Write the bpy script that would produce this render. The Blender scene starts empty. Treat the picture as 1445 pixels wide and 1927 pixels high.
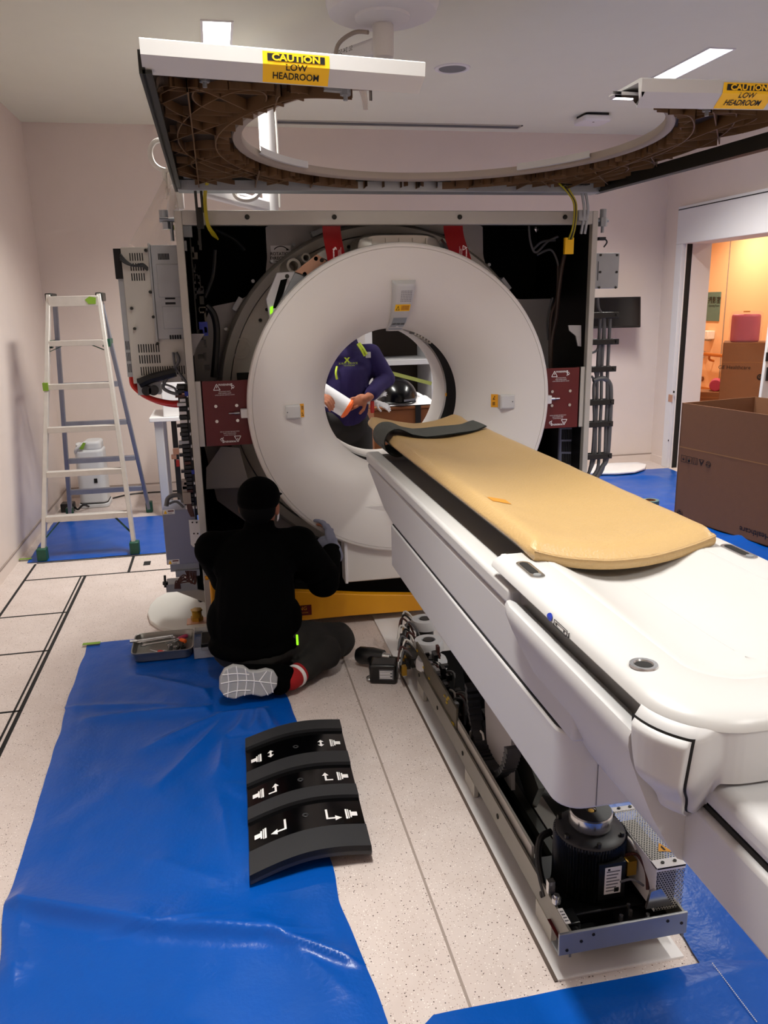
import bpy, math, random
from mathutils import Vector, Matrix, noise
random.seed(7)
scene = bpy.context.scene
COL = scene.collection
pi, sin, cos, rad = math.pi, math.sin, math.cos, math.radians

# ------------------------------------------------------------------ camera
F_PX = 1512.103
RW = ((0.980, -0.069, 0.189), (-0.200, -0.243, 0.949), (-0.020, -0.968, -0.252))
def _rot():
    p = Vector((722.5, 963.5)); f = F_PX
    Y = Vector((404-722.5, 577-963.5, f)).normalized()
    D = Vector((843-722.5, 6780-963.5, f)).normalized()
    Z = -D; X = Y.cross(Z)
    return X, Y, Z
_X, _Y, _Z = _rot()
CAM = Vector((0, 0, 1.55))
def c2w(c): return Vector((_X.dot(c), _Y.dot(c), _Z.dot(c)))
def P(u, v, x=None, y=None, z=None):
    """photo measurement -> point of the room on a plane x=, y= or z="""
    d = c2w(Vector((u-722.5, v-963.5, F_PX)))
    if z is not None: return CAM + d*((z-CAM.z)/d.z)
    if y is not None: return CAM + d*(y/d.y)
    return CAM + d*(x/d.x)
cam = bpy.data.cameras.new('camera'); camo = bpy.data.objects.new('camera', cam); COL.objects.link(camo)
r, dn, fw = c2w(Vector((1,0,0))), c2w(Vector((0,1,0))), c2w(Vector((0,0,1)))
m = Matrix.Identity(4)
for i in range(3):
    m[i][0], m[i][1], m[i][2], m[i][3] = r[i], -dn[i], -fw[i], CAM[i]
camo.matrix_world = m
cam.sensor_fit = 'VERTICAL'; cam.sensor_height = 36; cam.sensor_width = 27; cam.lens = 36*F_PX/1927
cam.clip_start = 0.02
scene.camera = camo

# ------------------------------------------------------------------ view, world
scene.view_settings.view_transform = 'Standard'; scene.view_settings.look = 'None'
scene.view_settings.gamma = 1; scene.view_settings.use_curve_mapping = False
scene.view_settings.exposure = -0.08
w = bpy.data.worlds.new('world'); scene.world = w; w.use_nodes = True
w.node_tree.nodes['Background'].inputs[0].default_value = (0.9, 0.95, 1, 1)
w.node_tree.nodes['Background'].inputs[1].default_value = 0.05
scene.cycles.max_bounces = 8
scene.cycles.diffuse_bounces = 5
LAMP = 1.0

# ------------------------------------------------------------------ materials
def lin(c):
    if isinstance(c, str):
        c = tuple(int(c[i:i+2], 16)/255 for i in (0, 2, 4))
    return tuple(x/12.92 if x <= .04045 else ((x+.055)/1.055)**2.4 for x in c) + (1,)
MATS = {}
def mat(name, col, rough=.5, metal=0., spec=.5, var=.06, vscale=6., bump=0., bscale=80., coat=0., emit=0., alpha=1., trans=0.):
    if name in MATS: return MATS[name]
    mt = bpy.data.materials.new(name); mt.use_nodes = True
    nt = mt.node_tree; b = nt.nodes['Principled BSDF']
    c = lin(col)
    tc = nt.nodes.new('ShaderNodeTexCoord')
    if var:
        nz = nt.nodes.new('ShaderNodeTexNoise'); nz.inputs['Scale'].default_value = vscale; nz.inputs['Detail'].default_value = 4
        nt.links.new(tc.outputs['Object'], nz.inputs['Vector'])
        mx = nt.nodes.new('ShaderNodeMix'); mx.data_type = 'RGBA'
        mx.inputs[6].default_value = tuple(x*(1-var) for x in c[:3])+(1,)
        mx.inputs[7].default_value = tuple(min(1, x*(1+var)) for x in c[:3])+(1,)
        nt.links.new(nz.outputs['Fac'], mx.inputs[0]); nt.links.new(mx.outputs[2], b.inputs['Base Color'])
    else: b.inputs['Base Color'].default_value = c
    b.inputs['Roughness'].default_value = rough; b.inputs['Metallic'].default_value = metal
    b.inputs['Specular IOR Level'].default_value = spec
    b.inputs['Coat Weight'].default_value = coat
    if trans: b.inputs['Transmission Weight'].default_value = trans
    if alpha < 1: b.inputs['Alpha'].default_value = alpha
    if emit:
        b.inputs['Emission Color'].default_value = c; b.inputs['Emission Strength'].default_value = emit
    if bump:
        n2 = nt.nodes.new('ShaderNodeTexNoise'); n2.inputs['Scale'].default_value = bscale; n2.inputs['Detail'].default_value = 3
        nt.links.new(tc.outputs['Object'], n2.inputs['Vector'])
        bp = nt.nodes.new('ShaderNodeBump'); bp.inputs['Strength'].default_value = bump; bp.inputs['Distance'].default_value = .01
        nt.links.new(n2.outputs['Fac'], bp.inputs['Height']); nt.links.new(bp.outputs['Normal'], b.inputs['Normal'])
    MATS[name] = mt
    return mt
mat('wall_vinyl', 'e2d4cc', .8, bump=.08, bscale=220, var=.03)
mat('ceiling_paint', 'e6e6d8', .9, var=.02)
mat('white_paint', 'e4e2e4', .45, var=.02)
mat('jamb_paint', 'dcd6d8', .55, var=.02)
mat('tarp', '004ca6', .30, spec=.35, var=.10, vscale=3, bump=.12, bscale=60)
mat('gantry_white', 'dcd7d2', .42, var=.015)
mat('table_white', 'c3c2c1', .38, var=.012)
mat('table_grey', 'c0bfc0', .45, var=.012)
mat('trough_grey', '8c8a88', .55, var=.03)
mat('carbon', '0c0c0d', .4, var=.1)
mat('cushion_vinyl', 'ba9a68', .36, spec=.55, var=.05, bump=.22, bscale=140)
mat('kraft_tape', 'c88428', .5)
mat('strap_fabric', '484a46', .85, bump=.3, bscale=200)
mat('aluminium', 'c4c0b8', .38, metal=.75, var=.05, vscale=12)
mat('aluminium_matte', 'b9b6ae', .5, metal=.35, var=.06, vscale=9)
mat('zinc_plate', '9fa3a6', .42, metal=.55, var=.12, vscale=14)
mat('rotor_plate', 'bcb8ae', .45, metal=.35, var=.10, vscale=5)
mat('back_plate_paint', 'a8a4a2', .5, metal=.2, var=.06)
mat('dark_steel', '33332f', .42, metal=.6, var=.15, vscale=10)
mat('brushed_dark', '191614', .4, metal=.5, var=.3, vscale=25)
mat('rail_steel', '8a877f', .42, metal=.45, var=.1, vscale=12)
mat('helmet_black', '020203', .22, spec=.4, var=0)
mat('edge_seal', '5a4c44', .7)
mat('black_plastic', '0b0b0c', .35, var=.1)
mat('black_matte', '040404', .8, spec=.15, var=.1)
mat('gloss_black', '030304', .12, spec=.5, var=0)
mat('dark_grey_plastic', '26272a', .5, var=.06)
mat('red_guard', '5c0408', .4, var=.08)
mat('red_strap', '9c0a12', .4, var=.08)
mat('red_plastic', 'c01a14', .4)
mat('yellow_paint', 'e09a10', .4, var=.05)
mat('sign_yellow', 'fcc40c', .5, var=.02)
mat('label_orange', 'e8a018', .5, var=.02)
mat('ink_black', '060606', .6, var=0)
mat('ink_white', 'f0eeee', .6, var=0)
mat('ink_grey', '6a6a70', .6, var=0)
mat('rib_resin', '664a2e', .55, var=.15, vscale=7)
mat('rib_dark', '2e2116', .6, var=.15)
mat('rim_beige', '9c9086', .45, var=.03)
mat('cardboard', '82583c', .85, var=.05, vscale=20, bump=.05, bscale=120)
mat('cardboard_inner', 'a87848', .85, var=.05, vscale=20)
mat('ladder_alu', 'cfcac4', .42, metal=.4, var=.10, vscale=25)
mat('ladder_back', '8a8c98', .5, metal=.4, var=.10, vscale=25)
mat('green_cap', '0d4a38', .5)
mat('green_tape', '7aa02a', .6)
mat('jug_white', 'd4d6d8', .45, var=.03)
mat('cable_grey', '5c5c5e', .45, var=.05)
mat('cable_white', 'd8d4ce', .5)
mat('cable_black', '0d0d0e', .45)
mat('cable_yellow', 'a89a10', .5)
mat('hose_red', 'c8200c', .4)
mat('wire_brown', '4a2018', .5)
mat('cable_brown', '3a2a22', .5)
mat('lavender_box', '8488a0', .5, var=.03)
mat('purple_knit', '1a0846', .9, var=.12, vscale=30)
mat('hi_vis', 'b4c834', .6)
mat('tape_olive', '8c924a', .6)
mat('trouser_dark', '1b1917', .9, var=.1, vscale=20)
mat('trouser_black', '0c0c0d', .9, var=.1, vscale=20)
mat('jacket_black', '020202', .95, spec=.06, var=.15, vscale=20)
mat('skin', '9c6248', .6, spec=.3, var=.06)
mat('hair_black', '030303', .8, spec=.1)
mat('wrap_film', 'e0c8d0', .15, alpha=.14, var=0)
mat('glove_grey', '7c7f92', .85, var=.08, vscale=40, bump=.3, bscale=250)
mat('glove_white', 'dcdadc', .85, var=.05, bump=.3, bscale=250)
mat('sole_grey', 'a8a8a8', .7, var=.08)
mat('sole_dark', '6a6a6c', .7)
mat('sock_red', 'a01418', .9)
mat('orange_plastic', 'ee6410', .45)
mat('roll_white', 'd8d8dc', .5, var=.04)
mat('wood_crate', '7c461c', .6, var=.18, vscale=8)
mat('towel', 'e2e0e2', .9, bump=.6, bscale=40)
mat('peach_wall', 'ecc096', .7, var=.02)
mat('corridor_floor', 'a87850', .6, var=.05)
mat('rail_wood', 'b46a28', .5)
mat('sign_green', '5a7872', .6)
mat('pink_foam', 'b03c62', .5, var=.1, vscale=12)
mat('film', 'd8c8c0', .2, alpha=.42, var=0)
mat('clear_plastic', 'c8ccd4', .2, alpha=.3, var=0)
mat('seam_grey', '9a8c84', .8)
mat('slot_black', '0e0c0b', .8)
mat('silver_pan', '8d8b86', .3, metal=.8, var=.05)
mat('chrome', 'c8c8c8', .2, metal=.9, var=0)
mat('brass', 'b08830', .35, metal=.7)
mat('pcb', '5c5648', .55, var=.3, vscale=60)
mat('gold_spot', 'e0c030', .4, metal=.3)
mat('plate_white', 'e6e4e4', .5, var=.02)
mat('white_plate_floor', 'd6d4ce', .5, var=.04)
mat('diffuser_grey', '75777c', .6)
mat('display_grey', '8f979f', .4)
mat('lens_glass', '20262a', .1)
mat('lamp_white', 'ffffff', .5, emit=6., var=0)
mat('led_green', '90e020', .5, emit=1.2, var=0)
mat('blue_part', '1030a0', .4)
mat('pink_metal', 'c89a80', .35, metal=.5, var=.2, vscale=8)

def floor_mat():
    mt = bpy.data.materials.new('floor_vinyl'); mt.use_nodes = True; nt = mt.node_tree; b = nt.nodes['Principled BSDF']
    tc = nt.nodes.new('ShaderNodeTexCoord')
    nz = nt.nodes.new('ShaderNodeTexNoise'); nz.inputs['Scale'].default_value = 9; nz.inputs['Detail'].default_value = 6
    nt.links.new(tc.outputs['Object'], nz.inputs['Vector'])
    base = nt.nodes.new('ShaderNodeMix'); base.data_type = 'RGBA'
    base.inputs[6].default_value = lin('c6b7b0'); base.inputs[7].default_value = lin('d9cdc8')
    nt.links.new(nz.outputs['Fac'], base.inputs[0])
    last = base.outputs[2]
    for sc_, th, col, pr in ((85, .16, '4a3a32', .42), (170, .22, '9a857a', .5), (55, .085, '1c1512', .5), (140, .2, 'f0e8e2', .5)):
        v = nt.nodes.new('ShaderNodeTexVoronoi'); v.inputs['Scale'].default_value = sc_
        nt.links.new(tc.outputs['Object'], v.inputs['Vector'])
        lt = nt.nodes.new('ShaderNodeMath'); lt.operation = 'LESS_THAN'; lt.inputs[1].default_value = th
        nt.links.new(v.outputs['Distance'], lt.inputs[0])
        sp = nt.nodes.new('ShaderNodeSeparateColor'); nt.links.new(v.outputs['Color'], sp.inputs[0])
        gt = nt.nodes.new('ShaderNodeMath'); gt.operation = 'LESS_THAN'; gt.inputs[1].default_value = pr
        nt.links.new(sp.outputs[0], gt.inputs[0])
        mu = nt.nodes.new('ShaderNodeMath'); mu.operation = 'MULTIPLY'
        nt.links.new(lt.outputs[0], mu.inputs[0]); nt.links.new(gt.outputs[0], mu.inputs[1])
        mx = nt.nodes.new('ShaderNodeMix'); mx.data_type = 'RGBA'; mx.inputs[7].default_value = lin(col)
        nt.links.new(mu.outputs[0], mx.inputs[0]); nt.links.new(last, mx.inputs[6]); last = mx.outputs[2]
    nt.links.new(last, b.inputs['Base Color']); b.inputs['Roughness'].default_value = .45
    b.inputs['Specular IOR Level'].default_value = .35
    MATS['floor_vinyl'] = mt
floor_mat()

# ------------------------------------------------------------------ mesh builder
class MB:
    def __init__(s): s.v = []; s.f = []; s.m = []
    def _add(s, vs, fs, m=0):
        o = len(s.v); s.v += [Vector(v) for v in vs]
        for f in fs: s.f.append(tuple(i+o for i in f)); s.m.append(m)
        return s
    def box(s, x0, x1, y0, y1, z0, z1, m=0, M=None):
        vs = [Vector((x, y, z)) for z in (z0, z1) for y in (y0, y1) for x in (x0, x1)]
        if M is not None: vs = [M @ v for v in vs]
        return s._add(vs, [(0,2,3,1), (4,5,7,6), (0,1,5,4), (2,6,7,3), (0,4,6,2), (1,3,7,5)], m)
    def bar(s, a, b, w, h, m=0, up=(0,0,1)):
        a, b = Vector(a), Vector(b); d = b-a; L = d.length; d.normalize()
        up = Vector(up); sd = d.cross(up)
        if sd.length < 1e-4: sd = d.cross(Vector((0,1,0)))
        sd.normalize(); up = sd.cross(d)
        vs = [a + d*t + sd*x*w/2 + up*z*h/2 for z in (-1,1) for t in (0,L) for x in (-1,1)]
        return s._add(vs, [(0,1,3,2), (4,6,7,5), (0,4,5,1), (2,3,7,6), (0,2,6,4), (1,5,7,3)], m)
    def cyl(s, a, b, r0, r1=None, n=24, m=0, caps=True):
        a, b = Vector(a), Vector(b); r1 = r0 if r1 is None else r1
        d = (b-a).normalized(); t = d.orthogonal().normalized(); u = d.cross(t)
        vs = []
        for c, r_ in ((a, r0), (b, r1)):
            for i in range(n):
                an = 2*pi*i/n; vs.append(c + (t*cos(an)+u*sin(an))*r_)
        fs = [(i, (i+1) % n, n+(i+1) % n, n+i) for i in range(n)]
        if caps: fs += [tuple(range(n-1, -1, -1)), tuple(range(n, 2*n))]
        return s._add(vs, fs, m)
    def tube(s, pts, r_, n=8, m=0, smooth=0, caps=True):
        pts = [Vector(p) for p in pts]
        if smooth:
            out = []
            for i in range(len(pts)-1):
                p0, p1, p2, p3 = pts[max(i-1,0)], pts[i], pts[i+1], pts[min(i+2,len(pts)-1)]
                for k in range(smooth):
                    t = k/smooth
                    out.append(.5*((2*p1)+(p2-p0)*t+(2*p0-5*p1+4*p2-p3)*t*t+(3*p1-p0-3*p2+p3)*t**3))
            out.append(pts[-1]); pts = out
        vs = []; N = len(pts); nrm = None
        for i, p in enumerate(pts):
            d = (pts[min(i+1,N-1)]-pts[max(i-1,0)]).normalized()
            if nrm is None: nrm = d.orthogonal().normalized()
            else:
                nrm = nrm - d*nrm.dot(d)
                nrm = nrm.normalized() if nrm.length > 1e-6 else d.orthogonal().normalized()
            bn = d.cross(nrm); rr = r_(i/(N-1)) if callable(r_) else r_
            for k in range(n):
                a = 2*pi*k/n; vs.append(p + (nrm*cos(a)+bn*sin(a))*rr)
        fs = [(i*n+k, i*n+(k+1) % n, (i+1)*n+(k+1) % n, (i+1)*n+k) for i in range(N-1) for k in range(n)]
        if caps: fs += [tuple(range(n-1,-1,-1)), tuple(range((N-1)*n, N*n))]
        return s._add(vs, fs, m)
    def lathe(s, prof, o, ax, n=96, m=0, a0=0., a1=2*pi, closed=False):
        """prof: (radius, distance along ax)"""
        o, ax = Vector(o), Vector(ax).normalized(); t = Vector((1,0,0)) if abs(ax.x) < .9 else Vector((0,1,0))
        t = (t-ax*t.dot(ax)).normalized(); u = ax.cross(t)
        full = abs(a1-a0-2*pi) < 1e-6; cnt = n if full else n+1; vs = []
        for (r_, h) in prof:
            for i in range(cnt):
                a = a0+(a1-a0)*i/n; vs.append(o+ax*h+(t*cos(a)+u*sin(a))*r_)
        K = len(prof); fs = []
        for j in range(K if closed else K-1):
            j2 = (j+1) % K
            for i in range(n):
                i2 = (i+1) % cnt if full else i+1
                fs.append((j*cnt+i, j*cnt+i2, j2*cnt+i2, j2*cnt+i))
        return s._add(vs, fs, m)
    def grid(s, nu, nv, fn, m=0, wrapu=False, flip=False):
        vs = [fn(i/(nu if wrapu else nu-1) if nu > 1 else 0, j/(nv-1)) for j in range(nv) for i in range(nu)]
        fs = []
        for j in range(nv-1):
            for i in range(nu if wrapu else nu-1):
                i2 = (i+1) % nu
                q = (j*nu+i, j*nu+i2, (j+1)*nu+i2, (j+1)*nu+i)
                fs.append(q[::-1] if flip else q)
        return s._add(vs, fs, m)
    def prism(s, poly, o, u, v, d, m=0):
        """polygon in the plane (o,u,v), pushed d along u x v"""
        o, u, v = Vector(o), Vector(u), Vector(v); wv = u.cross(v).normalized()*d
        n = len(poly)
        vs = [o+u*a+v*b for a, b in poly]+[o+u*a+v*b+wv for a, b in poly]
        fs = [tuple(range(n-1,-1,-1)), tuple(range(n, 2*n))]+[(i, (i+1) % n, n+(i+1) % n, n+i) for i in range(n)]
        return s._add(vs, fs, m)
    def poly(s, pts, m=0): return s._add(pts, [tuple(range(len(pts)))], m)
    def ell(s, c, rx, ry, rz, n=20, k=12, m=0, M=None):
        c = Vector(c)
        def fn(a, b):
            th = 2*pi*a; ph = pi*b
            p = Vector((rx*sin(ph)*cos(th), ry*sin(ph)*sin(th), -rz*cos(ph)))
            return c + (M @ p if M is not None else p)
        vs = [fn(i/n, j/k) for j in range(1, k) for i in range(n)]
        vs += [fn(0, 0), fn(0, 1)]; b0 = len(vs)-2
        fs = [(j*n+i, j*n+(i+1) % n, (j+1)*n+(i+1) % n, (j+1)*n+i) for j in range(k-2) for i in range(n)]
        fs += [(b0, (i+1) % n, i) for i in range(n)]+[(b0+1, (k-2)*n+i, (k-2)*n+(i+1) % n) for i in range(n)]
        return s._add(vs, fs, m)
    def cap(s, a, b, r0, r1=None, m=0):
        """tapered capsule"""
        a, b = Vector(a), Vector(b); r1 = r0 if r1 is None else r1
        s.cyl(a, b, r0, r1, n=20, m=m); s.ell(a, r0, r0, r0, m=m); s.ell(b, r1, r1, r1, m=m); return s
    def rbox(s, x0, x1, y0, y1, z0, z1, r_, m=0, n=6, M=None):
        """box with its vertical edges rounded"""
        pts = []
        for cx, cy, a0 in ((x1-r_, y1-r_, 0), (x0+r_, y1-r_, 90), (x0+r_, y0+r_, 180), (x1-r_, y0+r_, 270)):
            for k in range(n+1):
                a = rad(a0+90*k/n); pts.append((cx+r_*cos(a), cy+r_*sin(a)))
        k0 = len(s.v); s.prism(pts, (0,0,z0), (1,0,0), (0,1,0), z1-z0, m)
        if M is not None:
            for i in range(k0, len(s.v)): s.v[i] = M @ s.v[i]
        return s
    def text(s, txt, size, o, u, v, m=0, align='CENTER', off=.0008, bold=0., fn=None, sx=1.):
        o, u, v = Vector(o), Vector(u).normalized(), Vector(v).normalized(); nrm = u.cross(v)
        vs, fs = text_geo(txt, align, bold)
        if fn: return s._add([fn(a*size*sx, b*size) for a, b in vs], fs, m)
        return s._add([o+u*(a*size*sx)+v*(b*size)+nrm*off for a, b in vs], fs, m)
    def build(s, name, mats, parent=None, bevel=0., seg=2, smooth=40, label=None, local=False):
        me = bpy.data.meshes.new(name)
        off = Vector((0,0,0))
        if parent is not None and not local: off = Vector(parent['o_'] if 'o_' in parent else (0,0,0))
        me.from_pydata([tuple(v-off) for v in s.v], [], s.f)
        for mn in (mats if isinstance(mats, (list, tuple)) else [mats]): me.materials.append(MATS[mn])
        for p, mi in zip(me.polygons, s.m): p.material_index = mi
        if smooth:
            me.shade_smooth() if hasattr(me, 'shade_smooth') else None
            me.set_sharp_from_angle(angle=rad(smooth))
        me.update()
        o = bpy.data.objects.new(name, me); COL.objects.link(o)
        if parent is not None:
            o.parent = parent; o['o_'] = tuple(off)
        else: o['o_'] = (0., 0., 0.)
        if bevel:
            b = o.modifiers.new('bevel', 'BEVEL'); b.width = bevel; b.segments = seg; b.limit_method = 'ANGLE'; b.angle_limit = rad(35)
        if label: o['label'] = label
        return o
def pieces(mb, name, mats, parent, gap=.004, **k):
    """every separate piece of mb becomes a part of its own"""
    n = len(mb.v); par = list(range(n))
    def fd(i):
        while par[i] != i: par[i] = par[par[i]]; i = par[i]
        return i
    for f in mb.f:
        for i in f[1:]: par[fd(i)] = fd(f[0])
    comp = {}
    for i in range(n): comp.setdefault(fd(i), []).append(i)
    bb = [(c, [min(mb.v[i][a] for i in vs)-gap/2 for a in range(3)], [max(mb.v[i][a] for i in vs)+gap/2 for a in range(3)]) for c, vs in comp.items()]
    grp = list(range(len(bb)))
    ch = True
    while ch:
        ch = False
        for i in range(len(bb)):
            for j in range(i):
                if grp[i] != grp[j] and all(bb[i][1][a] <= bb[j][2][a] and bb[j][1][a] <= bb[i][2][a] for a in range(3)):
                    o_, w_ = max(grp[i], grp[j]), min(grp[i], grp[j]); grp = [w_ if g_ == o_ else g_ for g_ in grp]; ch = True
    gof = {c: grp[i] for i, (c, _, _) in enumerate(bb)}
    out = []
    for g_ in dict.fromkeys(grp):
        m2 = MB(); mp = {}
        for f, mi in zip(mb.f, mb.m):
            if gof[fd(f[0])] != g_: continue
            for i in f:
                if i not in mp: mp[i] = len(m2.v); m2.v.append(mb.v[i])
            m2.f.append(tuple(mp[i] for i in f)); m2.m.append(mi)
        if m2.f: out.append(m2.build(name, mats, parent, **k))
    return out
_TX = {}
def text_geo(txt, align, bold):
    k = (txt, align, bold)
    if k in _TX: return _TX[k]
    cu = bpy.data.curves.new('t', 'FONT'); cu.body = txt; cu.align_x = align; cu.align_y = 'CENTER'; cu.offset = bold; cu.resolution_u = 3
    ob = bpy.data.objects.new('t', cu); COL.objects.link(ob)
    dg = bpy.context.evaluated_depsgraph_get(); ev = ob.evaluated_get(dg); me = ev.to_mesh()
    res = ([(v.co.x, v.co.y) for v in me.vertices], [tuple(p.vertices) for p in me.polygons])
    ev.to_mesh_clear(); bpy.data.objects.remove(ob); bpy.data.curves.remove(cu)
    _TX[k] = res
    return res
def tag(o, label, cat, group=None):
    o['label'] = label; o['category'] = cat
    if group: o['group'] = group
    return o
def thing(name, label, cat, loc=(0,0,0), group=None, rz=0.):
    o = bpy.data.objects.new(name, None); COL.objects.link(o); o.location = loc; o.rotation_euler = (0,0,rz)
    o.empty_display_size = .1; o['o_'] = tuple(loc) if not rz else (0.,0.,0.)
    return tag(o, label, cat, group)
def single(name, mb, mats, label, cat, group=None, loc=None, **k):
    """a thing that is one mesh, its origin at loc"""
    if loc is not None:
        L = Vector(loc); mb.v = [v-L for v in mb.v]
    o = mb.build(name, mats, **k); o.location = loc or (0,0,0); o['o_'] = tuple(loc or (0,0,0))
    return tag(o, label, cat, group)
def struct(name, mb, mats, parent=None, **k):
    o = mb.build(name, mats, parent, **k)
    if parent is None: o['kind'] = 'structure'
    return o
def dup(o, loc, label=None, group=None, rz=None):
    c = o.copy(); COL.objects.link(c); c.location = loc
    if rz is not None: c.rotation_euler = (0,0,rz)
    if label: c['label'] = label
    if group: c['group'] = group
    for ch in list(o.children):
        d = ch.copy(); COL.objects.link(d); d.parent = c
        for g in list(ch.children):
            e = g.copy(); COL.objects.link(e); e.parent = d
    return c
def fused(name, mb, mats, parent, voxel, smooth_it=6, label=None, fn=None):
    """overlapping closed shapes fused to ONE continuous skin"""
    o = mb.build(name, mats, parent, smooth=0)
    a = o.modifiers.new('r', 'REMESH'); a.mode = 'VOXEL'; a.voxel_size = voxel
    b = o.modifiers.new('s', 'SMOOTH'); b.iterations = smooth_it; b.factor = .5
    dg = bpy.context.evaluated_depsgraph_get(); ev = o.evaluated_get(dg)
    me = bpy.data.meshes.new_from_object(ev, depsgraph=dg)
    o.modifiers.clear(); o.data = me
    if fn:
        for v in me.vertices: v.co = fn(v.co)
    me.shade_smooth()
    if len(me.materials) == 0: me.materials.append(MATS[mats if isinstance(mats, str) else mats[0]])
    if label: o['label'] = label
    return o
def screw_heads(mb, pts, axis=(0,-1,0), r_=.006, h=.004, m=0):
    for p in pts: mb.cyl(p, Vector(p)+Vector(axis)*h, r_, n=10, m=m)
    return mb
def smoothstep(a, b, x):
    t = min(1, max(0, (x-a)/(b-a))); return t*t*(3-2*t)

# ================================================================== LAMPS (real ceiling strips)
XL, XR, YB, YF, ZC = -1.345, 4.08, 7.08, -2.0, 2.94
def strip_lamp(x, y0, y1, wd, power, label, group=None, col=(1, .97, .905)):
    cx, cy = x, (y0+y1)/2; L = y1-y0
    t = thing('ceiling_strip_light', label, 'ceiling light', (cx, cy, ZC), group)
    f = MB()
    for a, b, c, d in ((cx-wd/2-.012, cx-wd/2, y0-.012, y1+.012), (cx+wd/2, cx+wd/2+.012, y0-.012, y1+.012),
                       (cx-wd/2, cx+wd/2, y0-.012, y0), (cx-wd/2, cx+wd/2, y1, y1+.012)):
        f.box(a, b, c, d, ZC-.006, ZC+.002)
    f.build('frame', 'white_paint', t)
    d_ = MB().box(cx-wd/2, cx+wd/2, y0, y1, ZC-.003, ZC+.002); d_.build('diffuser', 'lamp_white', t)
    l = bpy.data.lights.new('strip_lamp', 'AREA'); l.shape = 'RECTANGLE'; l.size = wd; l.size_y = L; l.energy = power*LAMP; l.color = col; l.spread = rad(125)
    lo = bpy.data.objects.new('lamp_light', l); COL.objects.link(lo); lo.parent = t; lo.location = (0, 0, -.012)
    return t
strip_lamp(.11, 4.60, 5.80, .14, 50, 'white strip light in the ceiling above the left end of the raised cover', 'ceiling strip lights')
strip_lamp(2.98, 4.68, 5.88, .15, 56, 'bright white strip light in the ceiling at the right, above the doorway side', 'ceiling strip lights')
strip_lamp(.11, 1.3, 2.2, .14, 42, 'strip light in the ceiling above the blue tarp and the pedal cover', 'ceiling strip lights')
strip_lamp(2.98, 1.3, 2.2, .15, 43, 'strip light in the ceiling above the foot end of the scanner table', 'ceiling strip lights')
strip_lamp(1.55, -.9, -.1, .15, 36, 'strip light in the ceiling nearest the front wall', 'ceiling strip lights')

# ================================================================== ROOM SHELL
T = .25
fl = MB().box(XL-.3, 9, YF-.3, 13, -.12, 0)
struct('floor', fl, 'floor_vinyl', smooth=0)
struct('ceiling', MB().box(XL-.3, XR+T, YF-.3, YB+.3, ZC, ZC+.12), 'ceiling_paint', smooth=0)
struct('wall_left', MB().box(XL-T, XL, YF-.3, YB+.3, 0, ZC), 'wall_vinyl', smooth=0)
struct('wall_back', MB().box(XL, XR, YB, YB+.2, 0, ZC), 'wall_vinyl', smooth=0)
struct('wall_front', MB().box(XL, XR, YF-.2, YF, 0, ZC), 'wall_vinyl', smooth=0)
DY0, DY1, DZ = 5.22, 6.73, 2.0
wr = MB().box(XR, XR+T, YF-.3, DY0, 0, ZC).box(XR, XR+T, DY1, YB+.3, 0, ZC).box(XR, XR+T, DY0, DY1, DZ, ZC)
struct('wall_right', wr, 'wall_vinyl', smooth=0)
# doorway casing: header band, far jamb with its dark sliding-door slot
d = thing('door_1', 'x', 'x', (XR, DY1, 0)); del d['label']; del d['category']; d['kind'] = 'structure'
MB().box(XR-.03, XR, DY0-.1, DY1+.10, DZ, DZ+.315).build('header_panel', 'white_paint', d, bevel=.004)
MB().box(XR-.034, XR-.03, DY0-.1, DY1+.09, DZ+.285, DZ+.292).build('header_gap', 'slot_black', d)
MB().box(XR-.03, XR, DY1, DY1+.10, 0, DZ).build('jamb_casing', 'white_paint', d, bevel=.004)
MB().box(XR, XR+.012, DY1-.012, DY1, 0, DZ).build('jamb_edge', 'white_paint', d)
MB().box(XR+.012, XR+.065, DY1-.010, DY1-.002, 0, DZ).build('door_slot', 'slot_black', d)
MB().box(XR+.065, XR+T, DY1-.014, DY1, 0, DZ).build('jamb_lining', 'jamb_paint', d)
q = MB(); a = P(1263, 745, x=XR-.031)
q.box(XR-.033, XR-.03, a.y-.02, a.y+.045, a.z-.055, a.z+.01); q.build('latch_plate', 'pink_metal', d)
q = MB().box(XR-.034, XR-.03, a.y-.05, a.y-.03, a.z+.03, a.z+.05).box(XR-.034, XR-.03, a.y-.01, a.y+.0, a.z-.42, a.z-.405)
q.build('jamb_hole', 'slot_black', d)
for nm, b in (('baseboard_left', (XL, XL+.008, YF, YB, 0, .075)), ('baseboard_back', (XL, XR, YB-.008, YB, 0, .075)), ('baseboard_right', (XR-.008, XR, DY1+.10, YB, 0, .075))):
    struct(nm, MB().box(*b), 'wall_vinyl', smooth=0)
struct('trim_1', MB().box(XL, XL+.011, YF, YB, .075, .082), 'seam_grey', smooth=0)
struct('trim_2', MB().box(XL, XR, YB-.011, YB, .075, .082), 'seam_grey', smooth=0)
struct('trim_3', MB().box(XL, XL+.006, 4.93, 4.95, 1.02, 1.75).box(XL, XL+.01, 4.925, 4.955, 1.02, 1.03), 'white_paint', smooth=0)
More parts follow.
